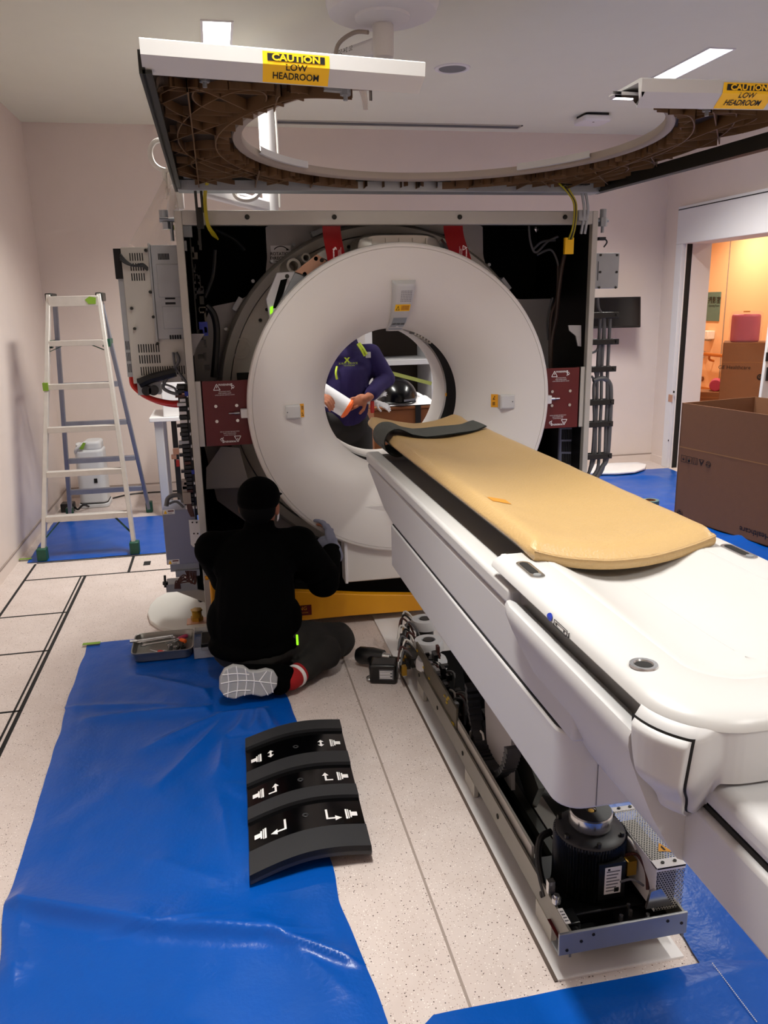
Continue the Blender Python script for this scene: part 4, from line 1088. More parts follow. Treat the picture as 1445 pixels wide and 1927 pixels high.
# under-body carriage and lift plates
MB().box(.66, 1.02, 1.30, 2.9, .57, .634).build('carriage_frame', 'dark_steel', TB)
MB().box(.80, .93, 1.26, 1.34, .56, .626).build('carriage_bracket', 'zinc_plate', TB, bevel=.003)
for x_ in (.83, .955):
    q = MB().bar((x_, 1.95, .13), (x_, 2.75, .57), .02, .12, up=(0,0,1)); q.build('lift_arm', 'dark_steel', TB)
    q = MB().bar((x_+.03, 2.75, .13), (x_+.03, 1.95, .57), .02, .10, up=(0,0,1)); q.build('lift_arm', 'brushed_dark', TB)
MB().prism([(2.02,.12),(2.25,.12),(2.33,.58),(2.05,.58)], (.775,0,0), (0,1,0), (0,0,1), .012).build('lift_plate', 'back_plate_paint', TB)
MB().box(.80, .815, 2.16, 2.30, .14, .56).build('lift_plate', 'zinc_plate', TB)
q = MB()
for k in range(30):
    a = pi*.08+ k*pi/34
    c = Vector((.76, 2.17-.20*cos(a), .34-.20*sin(a)*1.1)); Mx = Matrix.Translation(c) @ Matrix.Rotation(-a+pi/2, 4, 'X')
    q.box(-.022, .022, -.008, .008, -.014, .014, M=Mx)
q.build('cable_chain', 'dark_grey_plastic', TB)
# --- floor base
MB().box(.679, 1.004, 1.441, 3.785, .0005, .006).build('floor_plate', 'plate_white', TB)
for x0, x1 in ((.708, .714), (.998, 1.004)):
    MB().box(x0, x1, 1.45, 3.2, .055, .125).build('base_rail', 'rail_steel', TB)
q = MB()
for y_ in (1.62, 1.95, 2.3, 2.62, 2.9): q.cyl((.708, y_, .09), (.706, y_, .09), .008, n=12)
pieces(q, 'rail_hole', 'slot_black', TB)
for y_ in (1.60, 2.22, 2.88):
    for x_ in (.706, .985): MB().box(x_, x_+.016, y_-.05, y_+.05, .006, .055).build('rail_foot', 'aluminium_matte', TB, bevel=.002)
MB().box(.714, .998, 1.46, 3.15, .058, .066).build('base_pan', 'black_matte', TB)
q = MB().box(.68, 1.008, 1.445, 1.452, .068, .128).box(.68, 1.008, 1.452, 1.49, .068, .072); q.build('front_channel', 'zinc_plate', TB, bevel=.002)
q = MB()
for x_, z_ in ((.70,.082),(.735,.10),(.765,.113),(.955,.113),(.992,.10)): q.cyl((x_, 1.4455, z_), (x_, 1.4435, z_), .004, n=10)
pieces(q, 'channel_hole', 'slot_black', TB)
MB().box(.70, .76, 1.47, 1.56, .067, .069).build('red_gasket', 'red_guard', TB)
q = MB().box(.709, .722, 1.475, 1.525, .1255, .127, 0)
for k in range(4): q.box(.711, .720, 1.482+.01*k, 1.486+.01*k, .127, .1275, 1)
q.build('rail_sticker', ['plate_white', 'ink_grey'], TB)
q = MB().box(.72, .728, 1.72, 2.75, .075, .155).box(.728, .755, 1.72, 2.75, .075, .08); q.build('guide_channel', 'aluminium_matte', TB)
q = MB().box(.79, .815, 1.75, 2.6, .07, .10).box(.87, .95, 1.8, 2.6, .068, .076); q.build('guide_rail', 'dark_steel', TB)
MB().box(.83, .875, 1.80, 2.02, .078, .084).build('bright_plate', 'aluminium', TB)
q = MB()
for k in range(60): q.box(.955, .962, 1.75+.012*k, 1.756+.012*k, .09, .098)
q.build('drive_chain', 'zinc_plate', TB)
MB().box(.671, .679, 1.441, 3.3, .0003, .004).build('plate_edge', 'edge_seal', TB)
# control boards standing behind the left rail
pb = MB().box(.715, .722, 2.40, 2.98, .07, .20).build('control_board', 'pcb', TB)
random.seed(21); q = MB()
for k in range(70):
    y_, z_ = random.uniform(2.42, 2.95), random.uniform(.08, .20)
    if k < 16: q.box(.711, .715, y_, y_+.012, z_, z_+.006, 3)
    else: q.box(.722, .722+random.uniform(.006,.02), y_, y_+random.uniform(.01,.03), z_, z_+random.uniform(.006,.02), random.choice((0,0,1,2)))
pieces(q, 'board_part', ['black_plastic', 'dark_grey_plastic', 'zinc_plate', 'gold_spot'], pb, .0)
q = MB(); 
for k in range(26):
    y_ = random.uniform(2.25, 2.95); z_ = random.uniform(.08, .17); x_ = random.uniform(.735, .80)
    q.box(x_, x_+random.uniform(.01,.03), y_, y_+random.uniform(.015,.05), z_, z_+random.uniform(.01,.05), random.choice((0,0,1,2,3)))
pieces(q, 'base_module', ['black_plastic', 'dark_grey_plastic', 'zinc_plate', 'wire_brown'], TB)
for k in range(1):
    q = MB()
    for j in range(14):
        y_ = random.uniform(2.2, 2.9); x_ = random.uniform(.73, .80)
        q.tube([(x_, y_, .10), (x_+.01, y_+.04, .17), (x_-.01, y_+.1, .15), (x_, y_+.14, .10)], .004, n=6, m=j % 4, smooth=4)
    pieces(q, 'base_wiring', ['cable_black', 'cable_grey', 'wire_brown', 'cable_white'], TB, .01)
MB().box(.688, .72, 2.95, 3.06, .10, .14).build('end_bracket', 'dark_steel', TB)
for i, (u_, v_) in enumerate(((799, 1168), (806, 1208), (812, 1242))):
    c = P(u_, v_, z=.15)
    q = MB().lathe([(.0, .0), (.028, .0), (.030, .012), (.058, .010), (.064, -.004), (.064, -.03), (0, -.03)], c, (0,0,1), n=40); fs_ = q.build('fan_disc', 'jug_white', TB, smooth=35)
    q = MB().lathe([(.0, .0135), (.022, .013), (.024, .008)], c, (0,0,1), n=24); q.build('fan_hub', 'black_plastic', fs_)
    MB().cyl(c+Vector((0,0,-.03)), (c.x, c.y, .066), .04).build('fan_post', 'black_plastic', fs_)
random.seed(9); q = MB()
for k in range(12):
    a = P(750+random.uniform(-2, 14), 1175+k*7, z=.11)
    q.tube([a, a+Vector((.02,.03,.05)), a+Vector((.05,.01,.03)), a+Vector((.06,-.05,.0))], .0045, n=6, m=k % 4, smooth=4)
q.build('fan_wiring', ['cable_white', 'cable_black', 'wire_brown', 'cable_grey'], TB)
q = MB()
for k in range(14):
    a = P(752+random.uniform(0, 16), 1180+k*6, z=.10); q.box(a.x, a.x+.02, a.y, a.y+.025, .066, .105, k % 3)
pieces(q, 'fan_module', ['black_plastic', 'brass', 'dark_grey_plastic'], TB)
# --- lift motor
MC = Vector((.843, 1.64, 0))
def ribbed(a, b):
    th = 2*pi*a; r_ = .086 + (.006 if int(a*72*2) % 2 == 0 else 0)
    return Vector((MC.x+r_*cos(th), MC.y+r_*sin(th), .095+.15*b))
q = MB().grid(144, 2, ribbed, wrapu=True).cyl((MC.x, MC.y, .094), (MC.x, MC.y, .2451), .0855, n=64).box(MC.x-.02, MC.x+.05, MC.y-.098, MC.y-.07, .115, .215)
mo = q.build('lift_motor', 'black_plastic', TB, smooth=20)
MB().lathe([(0, .258), (.058, .258), (.084, .250), (.088, .244), (.088, .236), (.084, .23)], (MC.x, MC.y, 0), (0,0,1), n=48).build('motor_flange', 'dark_grey_plastic', mo)
MB().lathe([(.044, .256), (.044, .262), (.052, .264), (.054, .268), (.054, .298), (.051, .301), (.018, .301), (.018, .295), (0, .295)], (MC.x, MC.y, 0), (0,0,1), n=48).build('brake_collar', 'chrome', mo)
MB().lathe([(.014, .3005), (.051, .3005), (.051, .3025), (.014, .3025)], (MC.x, MC.y, 0), (0,0,1), n=40, closed=True).build('collar_face', 'black_plastic', mo)
MB().cyl((MC.x, MC.y, .2955), (MC.x, MC.y, .299), .008, n=16).build('shaft_end', 'brass', mo)
q = MB().box(MC.x-.005, MC.x+.038, MC.y-.0995, MC.y-.098, .13, .205, 0)
for k in range(7): q.box(MC.x-.001, MC.x+.034-.004*(k % 3), MC.y-.1002, MC.y-.0995, .192-.009*k, .195-.009*k, 1)
q.box(MC.x+.021, MC.x+.033, MC.y-.1002, MC.y-.0995, .134, .146, 2); q.box(MC.x+.002, MC.x+.008, MC.y-.1002, MC.y-.0995, .197, .202, 2)
q.build('nameplate', ['plate_white', 'ink_grey', 'ink_black'], mo)
q = MB()
for k in range(6): a = rad(20+60*k); q.cyl((MC.x+.08*cos(a), MC.y+.08*sin(a), .252), (MC.x+.08*cos(a), MC.y+.08*sin(a), .262), .006, n=6)
pieces(q, 'flange_bolt', 'dark_steel', mo)
MB().box(MC.x-.12, MC.x+.10, 1.53, 1.75, .066, .096).build('motor_mount', 'black_plastic', TB, bevel=.004)
q = MB().tube([(.77, 1.71, .20), (.735, 1.70, .19), (.715, 1.66, .15), (.712, 1.60, .10)], .009, smooth=6); q.build('motor_cable', 'cable_black', TB)
q = MB().box(.705, .722, 1.57, 1.585, .13, .165).cyl((.715, 1.545, .128), (.715, 1.545, .142), .011, n=12).cyl((.715, 1.545, .142), (.715, 1.545, .150), .007, n=12); q.build('cable_fitting', 'chrome', TB)
q = MB().box(.72, .755, 1.49, 1.54, .075, .11).cyl((.738, 1.49, .09), (.738, 1.47, .09), .014); q.build('limit_switch', 'black_plastic', TB, bevel=.003)
q = MB().prism([(.915,.128),(.925,.175),(.95,.18),(.985,.128)], (0,1.475,0), (1,0,0), (0,0,1), -.008); q.build('guard_bracket', 'chrome', TB)
q = MB()
for p in ((.865,1.50),(.895,1.51),(.90,1.53),(.93,1.49)): q.cyl((p[0], p[1], .066), (p[0], p[1], .10), .005, n=6)
pieces(q, 'mount_bolt', 'chrome', TB)
q = MB().tube([(.91, 1.58, .20), (.93, 1.56, .215), (.94, 1.53, .19), (.93, 1.50, .16)], .004, smooth=5).tube([(.90, 1.62, .23), (.925, 1.60, .235), (.935, 1.57, .22)], .004, m=1, smooth=5).tube([(.88, 1.54, .16), (.90, 1.52, .18), (.925, 1.51, .165)], .003, m=2, smooth=5)
q.box(.905, .93, 1.555, 1.585, .16, .20, 3)
q.build('motor_wiring', ['wire_brown', 'cable_white', 'cable_grey', 'brass'], TB)
MB().box(.86, .935, 1.48, 1.70, .066, .085).build('terminal_base', 'black_plastic', TB)
# perforated resistor cage
def perf(mb, o, u, v, w_, h_, cell, hole):
    o, u, v = Vector(o), Vector(u), Vector(v); n_ = 0
    dx, dy = cell, cell*.866; j = 0; y = dy/2
    while y < h_:
        x = dx/2 if j % 2 == 0 else dx
        while x < w_-dx*.3:
            R_ = cell/math.sqrt(3); vs = []
            for k in range(6):
                a = rad(30+60*k); px_, py_ = x+R_*cos(a), y+R_*sin(a); px_ = min(max(px_, 0), w_); py_ = min(max(py_, 0), h_)
                vs.append(o+u*px_+v*py_)
            for k in range(6): a = rad(30+60*k); vs.append(o+u*(x+hole*cos(a))+v*(y+hole*sin(a)))
            mb._add(vs, [(k, (k+1) % 6, 6+(k+1) % 6, 6+k) for k in range(6)]); n_ += 1
            x += dx
        y += dy; j += 1
cx0, cx1, cy0, cy1, cz0, cz1 = .938, 1.012, 1.478, 1.72, .115, .236
q = MB(); perf(q, (cx0, cy0+.028, cz1), (1,0,0), (0,1,0), cx1-cx0, cy1-cy0-.045, .0072, .0026); perf(q, (cx0, cy0, cz0), (1,0,0), (0,0,1), cx1-cx0, cz1-cz0-.006, .0072, .0028)
perf(q, (cx1, cy0, cz0), (0,1,0), (0,0,1), cy1-cy0, cz1-cz0-.006, .0072, .0028)
cg = q.build('resistor_cage', 'aluminium_matte', TB, smooth=0)
q = MB().box(cx0-.001, cx1+.001, cy0-.001, cy0+.028, cz1-.004, cz1+.001).box(cx0-.001, cx1+.001, cy1-.018, cy1, cz1-.004, cz1+.001).box(cx0-.001, cx0, cy0, cy1, cz0, cz1).box(cx0, cx1, cy0-.001, cy0, cz1-.010, cz1)
q.build('cage_flange', 'plate_white', cg)
q = MB()
for x_ in (cx0+.022, cx1-.02):
    for y_ in (cy0+.014, cy1-.008): q.cyl((x_, y_, cz1), (x_, y_, cz1+.004), .0042, n=10)
pieces(q, 'cage_screw', 'dark_steel', cg)
q = MB().poly([(cx0+.034, cy0+.055, cz1+.0012), (cx0+.068, cy0+.045, cz1+.0012), (cx0+.051, cy0+.083, cz1+.0012)][::1], 0)
q.poly([(cx0+.049, cy0+.055, cz1+.0018), (cx0+.054, cy0+.054, cz1+.0018), (cx0+.052, cy0+.073, cz1+.0018), (cx0+.047, cy0+.066, cz1+.0018)], 1)
q.build('hot_label', ['label_orange', 'ink_black'], cg)
MB().box(cx0+.01, cx1-.01, cy0+.02, cy1-.02, cz0, cz0+.09).build('resistor', 'dark_grey_plastic', cg)

# --- foot-end shell: dished tray with raised rims, hand slot, beam and corner pad
SX0, SX1, SY0, SY1 = .556, 1.124, .845, 1.60
RC = .11
def upath(d, n=14):
    """U-shaped outline inset by d, open towards the cushion"""
    r_ = max(RC-.35*d, .012); x0, x1, y0 = SX0+d, SX1-d, SY0+d; pts = []
    for k in range(12): pts.append((x0, SY1-.0*d-(SY1-(y0+r_))*k/12))
    for k in range(n+1): a = rad(180+90*k/n); pts.append((x0+r_+r_*cos(a), y0+r_+r_*sin(a)))
    for k in range(1, 6): pts.append((x0+r_+(x1-x0-2*r_)*k/6, y0))
    for k in range(n+1): a = rad(270+90*k/n); pts.append((x1-r_+r_*cos(a), y0+r_+r_*sin(a)))
    for k in range(1, 13): pts.append((x1, y0+r_+(SY1-(y0+r_))*k/12))
    return pts
ds = [(.008, .984), (.002, .985), (0, .988), (.003, .998), (.010, 1.004), (.022, 1.0095), (.035, 1.011), (.098, 1.011), (.1005, 1.0095), (.103, 1.0105), (.115, 1.008), (.14, .995), (.17, .978), (.205, .964), (.24, .956), (.27, .953), (.2839, .9525)]
q = MB(); rows = []
for d_, z_ in ds:
    pts = upath(d_); row = []
    for (x, y) in pts:
        zz = z_
        if d_ > .1: zz = z_ + (.035*smoothstep(1.25, .9, y)*smoothstep(.1, .28, d_))*.4
        row.append(Vector((x, y, zz)))
    rows.append(row)
npt = len(rows[0]); vs = [p for r_ in rows for p in r_]
fs = [(j*npt+i, (j+1)*npt+i, (j+1)*npt+i+1, j*npt+i+1) for j in range(len(rows)-1) for i in range(npt-1)]
q._add(vs, fs); SH = q.build('foot_shell', 'table_white', TB, smooth=45)
# recessed slot wall, side rails, beam and the fascia round the near corner
q = MB().grid(60, 2, lambda a, b: Vector((*upath(.030)[int(a*(npt-1)+.5)], .92+.065*b))); q.build('slot_wall', 'trough_grey', SH)
# hull side: rounded hand rail at the top, leaning inwards below
sec = [(.590,.930,1.476),(.572,.944,1.476),(.541,.960,1.474),(.534,.959,1.474),(.530,.951,1.474),(.530,.935,1.470),(.535,.915,1.458),(.548,.880,1.432),(.575,.815,1.385),(.604,.762,1.345),(.622,.735,1.320),(.636,.728,1.310),(.70,.728,1.310),(.70,.930,1.40)]
nn = len(sec)
for sx in (0, 1):
    q = MB(); ring = []; K = 12
    for k in range(K):
        f_ = k/(K-1)
        for x, z, yf_ in sec:
            y = .93+(yf_-.93)*f_; e_ = max(0, (f_-.9)/.1); x2 = x+.012*e_*e_
            ring.append(Vector((x2 if not sx else 1.68-x2, y, z-.006*e_*e_)))
    q._add(ring, [(j*nn+i, (j+1)*nn+i, (j+1)*nn+(i+1) % nn, j*nn+(i+1) % nn) for j in range(K-1) for i in range(nn)]+[tuple(range(nn)), tuple(range(K*nn-1, (K-1)*nn-1, -1))])
    q.build('side_rail', 'table_grey', TB, smooth=50)
MB().box(.630, 1.05, .25, 1.30, .729, .838).build('beam', 'table_grey', TB, bevel=.008, seg=3)
MB().box(.640, 1.04, .25, .96, .836, .847).build('beam_gap', 'slot_black', TB)
MB().box(.634, 1.046, .25, .96, .845, .896).build('slide_top', 'table_grey', TB, bevel=.020, seg=5)
def curve(tbl, b):
    for (a, va), (c_, vc) in zip(tbl, tbl[1:]):
        if a <= b <= c_: return va+(vc-va)*smoothstep(a, c_, b)
    return tbl[-1][1]
CORN = [(0, .000), (.05, -.016), (.40, -.015), (.72, .02), (1, .062)]
def hull_pt(idx, b, out=0.):
    """skirt below the flange: idx runs round the outline, b from the flange (0) to the lower edge (1)"""
    idx = min(max(idx, 0), npt-1.001); k = npt-1-idx if idx > (npt-1)/2 else idx
    kc = smoothstep(22.8, 19.4, k)
    ins = curve(CORN, b)*kc+(.002+.010*b)*(1-kc) - out
    z = .990-(.088+.104*kc)*b
    i0 = int(idx); f_ = idx-i0; pp = upath(ins); p0, p1 = pp[i0], pp[i0+1]
    return Vector((p0[0]+(p1[0]-p0[0])*f_, p0[1]+(p1[1]-p0[1])*f_, z))
def fas(a, b):
    lo = 12.6+4.0*smoothstep(.15, 1, 1-b); return hull_pt(lo+a*(npt-1-2*lo), 1-b)
q = MB().grid(161, 20, fas); q.grid(161, 3, lambda a, b: fas(a, 0).lerp(Vector((.84, 1.15, fas(a, 0).z+.03)), .10*b), flip=True); q.build('end_fascia', 'table_grey', SH, smooth=70)
def pad(s, gr=0.):
    def fn(a, b):
        e = min(1, 16*min(a, 1-a), 20*min(b, 1-b)); up_ = math.sqrt(max(0, 1-(1-e)**2))
        bb = .97-.91*b; lo = 12.5+4.0*smoothstep(.15, 1, bb); hi = 19.8-1.3*bb
        p = hull_pt(lo-gr+(hi-lo+2*gr)*a, bb+gr*.06*(1-2*b), .010*up_*(gr == 0)+.002*(gr > 0)-.001)
        if s: p.x = 2*.84-p.x
        return p
    return fn
MB().grid(30, 24, pad(0, .28)).build('pad_gap', 'slot_black', SH, smooth=60)
MB().grid(40, 40, pad(0)).build('corner_pad', 'table_grey', SH, smooth=60)
MB().grid(30, 24, pad(1), flip=True).build('corner_pad', 'table_grey', SH, smooth=60)
# front wall between ledge and rim
for x0, x1 in ((X0+.03, X0+.045), (X1-.045, X1-.03)):
    MB().prism([(1.50,.93),(1.66,.93),(1.64,1.0),(1.50,1.005)], (x0,0,0), (0,1,0), (0,0,1), x1-x0).build('end_cheek', 'table_grey', SH, bevel=.004)
# hand slots, sockets and key legends
def obround(cx, cy, L_, w_, n=10):
    pts = []
    for s_, a0 in ((1, 0), (-1, 180)):
        for k in range(n+1): a = rad(a0+180*k/n); pts.append((cx+w_/2*cos(a), cy+s_*(L_-w_)/2+w_/2*sin(a)))
    return pts
for xx, yy in ((.6, 1.485), (1.08, 1.485)):
    q = MB().prism(obround(xx, yy, .108, .031), (0,0,1.0105), (1,0,0), (0,1,0), .0025, 0).prism(obround(xx, yy+.008, .075, .018), (0,0,1.0125), (1,0,0), (0,1,0), .0012, 1).cyl((xx, yy-.038, 1.0125), (xx, yy-.038, 1.0145), .008, m=2, n=14)
    q.build('hand_slot', ['chrome', 'slot_black', 'zinc_plate'], SH)
c = P(1211, 1252, z=1.011)
for xx in (c.x, 1.68-c.x):
    q = MB().lathe([(.022, 0), (.021, .003), (.015, .003), (.013, -.0)], (xx, c.y, 1.011), (0,0,1), n=28).cyl((xx, c.y, 1.0112), (xx, c.y, 1.0118), .0135, m=1); q.build('pole_socket', ['chrome', 'slot_black'], SH)
q = MB(); LX = SX0-.0012
LZ = lambda s_: .9865+.009*s_
fl = lambda y, s_: Vector((SX0-.0012+.0025*max(0, s_-.6), y, LZ(s_)))
c = P(1033, 1149, x=SX0-.002)
q.grid(14, 4, lambda a, b: Vector((SX0-.0015+.004*max(0, sin(2*pi*a))*b, c.y+.011*b*cos(2*pi*a), .9935+.007*b*sin(2*pi*a))), m=0)
y0 = c.y-.02
for a, b in (((y0,0),(y0-.055,0)), ((y0,1.15),(y0-.055,1.15)), ((y0,0),(y0,1.15)), ((y0-.055,0),(y0-.055,1.15))): q.bar(fl(*a), fl(*b), .0010, .0010, m=1)
q.poly([fl(y0-.006,.55), fl(y0-.014,.2), fl(y0-.014,.95)], 1); q.poly([fl(y0-.049,.55), fl(y0-.041,.95), fl(y0-.041,.2)], 1)
q.bar(fl(y0-.063,.1), fl(y0-.063,1.1), .0015, .0012, m=1); q.poly([fl(y0-.058,.35), fl(y0-.063,0), fl(y0-.068,.35)], 1)
q.build('key_legend', ['blue_part', 'ink_black'], SH)

# ================================================================== ON THE TABLE
def cush(top):
    def fn(a, b):
        y = 1.535+1.99*b; wv = .213-.012*smoothstep(.95, 1, b)+.008*smoothstep(.0, .02, b)*0
        e = 2*(a-.5); x = .84+e*wv
        ed = min((1-abs(e))*wv/.045, b*1.99/.085, (1-b)*1.99/.05); ed = min(1, max(0, ed)); k = math.sqrt(1-(1-ed)**2) if ed < 1 else 1
        sag = dish(x)*1.0
        wav = .010*sin(9*x+2)*smoothstep(.8, 1, b)+.018*smoothstep(.9, 1, b)*max(0, e)
        z0 = .985+sag+wav
        if top: z = z0+.018+.026*k+.0015*noise.noise(Vector((x*14, y*9, 0)))
        else: z = z0-.007-.006*smoothstep(.06, .0, b)+.006*(1-k)
        yb2 = y + (0 if b > .001 else -.004*(1-e*e))
        return Vector((x, yb2, z))
    return fn
q = MB().grid(40, 130, cush(True)); q.grid(40, 130, cush(False), flip=True)
ft, fb = cush(True), cush(False)
def side(f0, f1, n=8):
    def fn(a, b):
        p, q_ = f0(a), f1(a); s_ = sin(pi*b)*.006; c = Vector((.84, 2.5, p.z)); o_ = (p-c); o_.z = 0
        nrm = Vector((1 if p.x > .84 else -1, 0, 0)) if abs(p.y-1.535) > .006 and abs(p.y-3.525) > .01 else Vector((0, -1 if p.y < 2 else 1, 0))
        return p.lerp(q_, b)+nrm*s_
    return fn
q.grid(130, 5, side(lambda a: fb(0, a), lambda a: ft(0, a)), flip=True); q.grid(130, 5, side(lambda a: fb(1, a), lambda a: ft(1, a)))
q.grid(40, 5, side(lambda a: fb(a, 0), lambda a: ft(a, 0))); q.grid(40, 5, side(lambda a: fb(a, 1), lambda a: ft(a, 1)), flip=True)
t = thing('table_cushion', 'tan vinyl cushion pad lying along the top of the scanner table', 'cushion', (.84, 2.5, .98))
q.build('pad', 'cushion_vinyl', t, smooth=60)
q = MB()
q.tube([ft(a/39, 0)+Vector((0,-.004,-.003)) for a in range(40)], .0018, n=6); q.tube([fb(a/39, 0)+Vector((0,-.004,.008)) for a in range(40)], .0012, n=6)
q.build('seam', 'cushion_vinyl', t)
q = MB(); c = P(935, 949, z=1.04)
def tp(a, b):
    x = c.x-.018+.05*a; y = c.y-.022+.05*b; s_ = ft((x-.84)/.426+.5, (y-1.535)/1.99); return Vector((x, y, s_.z+.0012))
q.grid(6, 6, tp); q.build('repair_tape', 'kraft_tape', t, label='orange-brown tape patch')
def strapf(o_):
    def fn(a, b):
        wv = .215-.03*smoothstep(.3, 0, a)
        if a < .60:
            k = a/.60; x = 1.03-.385*k; yc = 3.13+.02*sin(pi*k)-.03*k
            y2 = yc+wv*(b-.5); z = ft(min(.999, max(0.001, (x-.84)/.426+.5)), (y2-1.535)/1.99).z+.006+.007*abs(sin(15*x+1))+o_
            z = z+(1.078+o_-z)*smoothstep(.8, 1, k)
        else:
            k = (a-.60)/.40; an = rad(90+215*k); R_ = .050-.006*k+o_
            x = .645+R_*cos(an)*.95; z = 1.028+R_*sin(an); y2 = 3.10+wv*(b-.5)-.05*k*(1-b)
        return Vector((x, y2, z))
    return fn
q = MB().grid(70, 10, strapf(.003)); q.grid(70, 10, strapf(-.001), flip=True)
single('patient_strap', q, 'strap_fabric', 'dark grey fabric strap draped across the far end of the tan cushion', 'strap', loc=(.84, 3.2, 1.04), smooth=60)

# ================================================================== SHEETS ON THE FLOOR
def gauss(d, s_): return math.exp(-(abs(d)/s_)**1.3)
def segd(x, y, ax, ay, bx, by):
    dx, dy = bx-ax, by-ay; t_ = max(0, min(1, ((x-ax)*dx+(y-ay)*dy)/(dx*dx+dy*dy))); return math.hypot(x-ax-dx*t_, y-ay-dy*t_), t_
def sheet(name, label, edgeL, edgeR, y0, y1, ridges, nx=70, ny=150, base=.004, amp=.004, group=None, edge_noise=.006, mtl='tarp', flats=()):
    def ev(tbl, y):
        for (a, xa), (b, xb) in zip(tbl, tbl[1:]):
            if a <= y <= b: return xa+(xb-xa)*(y-a)/(b-a)
        return tbl[0][1] if y < tbl[0][0] else tbl[-1][1]
    def fn(a, b):
        y = y0+(y1-y0)*b; xl, xr = ev(edgeL, y), ev(edgeR, y)
        x = xl+(xr-xl)*a
        x += edge_noise*noise.noise(Vector((a*2, y*7, 3)))*(1 if a in (0, 1) else .3)
        z = base+amp*(noise.noise(Vector((x*5, y*5, 1)))+.6*noise.noise(Vector((x*14, y*11, 4)))+1)
        for (ax, ay, bx, by, h, s_, asym) in ridges:
            d_, t_ = segd(x, y, ax, ay, bx, by)
            if asym == 2 and y < ay+(by-ay)*t_: d_ *= 4.5
            z += h*gauss(d_, s_)*(sin(pi*min(1, max(0, t_*.9+.07)))**.5 if asym else 1)
        ed = min(a, 1-a, b, 1-b); z = .003+(z-.003)*min(1, .45+ed*12) if ed < .05 else z
        for (fx0, fx1, fy0, fy1, fz) in flats:
            o_ = max(fx0-x, x-fx1, fy0-y, y-fy1, 0); z = min(z, fz+.5*o_)
        return Vector((x, y, max(.002, z)))
    q = MB().grid(nx, ny, fn)
    return single(name, q, mtl, label, 'tarp', 'blue tarps on the floor', loc=((edgeL[0][1]+edgeR[0][1])/2, (y0+y1)/2, 0), smooth=80)
fold = [(-.70,2.00,-.25,1.80,.046,.085,2), (-.27,1.81,.05,1.71,.040,.075,2), (.03,1.715,.24,1.58,.026,.05,2), (-.66,1.95,-.60,1.75,.03,.05,0),
        (.03,2.95,-.35,2.72,.026,.028,1), (.03,2.95,-.60,3.0,.022,.025,1), (.03,2.95,-.10,2.5,.028,.030,1), (.06,2.93,.02,2.55,.028,.022,1), (.02,2.98,-.45,3.35,.020,.03,1), (.08,2.9,.12,2.65,.02,.02,1), (-.02,2.95,-.30,2.45,.018,.028,1),
        (-.50,3.70,-.38,3.52,.02,.03,1), (-.10,2.35,-.02,2.0,.014,.035,1), (-.45,2.6,-.2,2.3,.010,.07,1), (-.55,1.55,-.1,1.45,.016,.05,1), (-.3,2.1,-.1,1.95,.012,.05,1), (.02,1.75,.2,1.5,.014,.03,1), (-.06,2.42,.05,2.3,.012,.025,1), (-.69,3.12,-.25,3.02,.012,.02,1)]
sheet('floor_tarp', 'blue tarp on the floor under the kneeling person and the black pedal cover', [(.5,-.56),(1.746,-.617),(1.97,-.657),(3.1,-.692),(3.12,-.70),(3.78,-.705)], [(.5,.30),(1.417,.267),(1.808,.218),(2.775,.199),(3.021,.179),(3.25,.12),(3.5,-.03),(3.72,-.10),(3.78,-.13)], .5, 3.775, fold, 120, 420, flats=((-.49, -.02, 3.43, 3.78, .010), (-.06, .36, 1.92, 2.72, .012), (-.12, .30, 2.93, 3.45, .012)))
sheet('floor_tarp', 'blue tarp on the floor under the stepladder', [(5.20,-1.275),(5.7,-1.285),(6.2,-1.30)], [(5.20,.1),(6.2,.1)], 5.20, 6.205, [(-1.1,5.3,-.7,5.22,.008,.03,1), (-.9,5.9,-.6,5.6,.005,.05,1)], 60, 50)
sheet('floor_tarp', 'blue tarp strip with a stitched hem in front of the table base', [(.4,.29),(1.38,.33),(1.412,.37)], [(.4,2.2),(1.38,1.3),(1.412,1.22)], .4, 1.412, [(.6,1.30,1.1,1.37,.006,.03,1), (.7,1.1,1.0,.9,.008,.05,1), (1.0,1.2,1.1,.8,.006,.03,1)], 70, 70, base=.009)
sheet('floor_tarp', 'blue tarp on the floor right of the table base', [(1.0,1.03),(1.45,1.03),(1.7,1.055),(2.6,1.12)], [(1.0,2.6),(2.6,2.6)], 1.0, 2.6, [(1.2,1.6,1.5,1.4,.008,.04,1), (1.15,1.9,1.5,1.8,.008,.04,1), (1.1,1.45,1.3,1.3,.006,.03,1)], 70, 80, base=.003)
rd = []
random.seed(4)
for k in range(26):
    x_, y_ = random.uniform(2.2, 3.9), random.uniform(3.0, 6.5); rd.append((x_, y_, x_+random.uniform(.3,.8), y_+random.uniform(-.15,.15), random.uniform(.012,.032), random.uniform(.03,.06), 1))
sheet('floor_tarp', 'wrinkled blue tarp on the floor under the big cardboard box', [(2.62,1.95),(6.5,1.95),(6.68,2.3)], [(2.62,4.02),(6.68,4.04)], 2.62, 6.69, rd, 110, 160, base=.004, amp=.007)
# hem stitching of the front strip
q = MB()
for k in range(34):
    a = P(1340+2.5*k, 1812+3.3*k, z=.0175); b = P(1341.3+2.5*k, 1813.8+3.3*k, z=.0175); q.bar(a, b, .002, .001)
hm = single('hem_stitching', q, 'cable_white', 'dashed white stitching along the hem of the front tarp', 'stitching', loc=(1.1, 1.3, .012))
c0 = P(1340, 1812, z=.012)
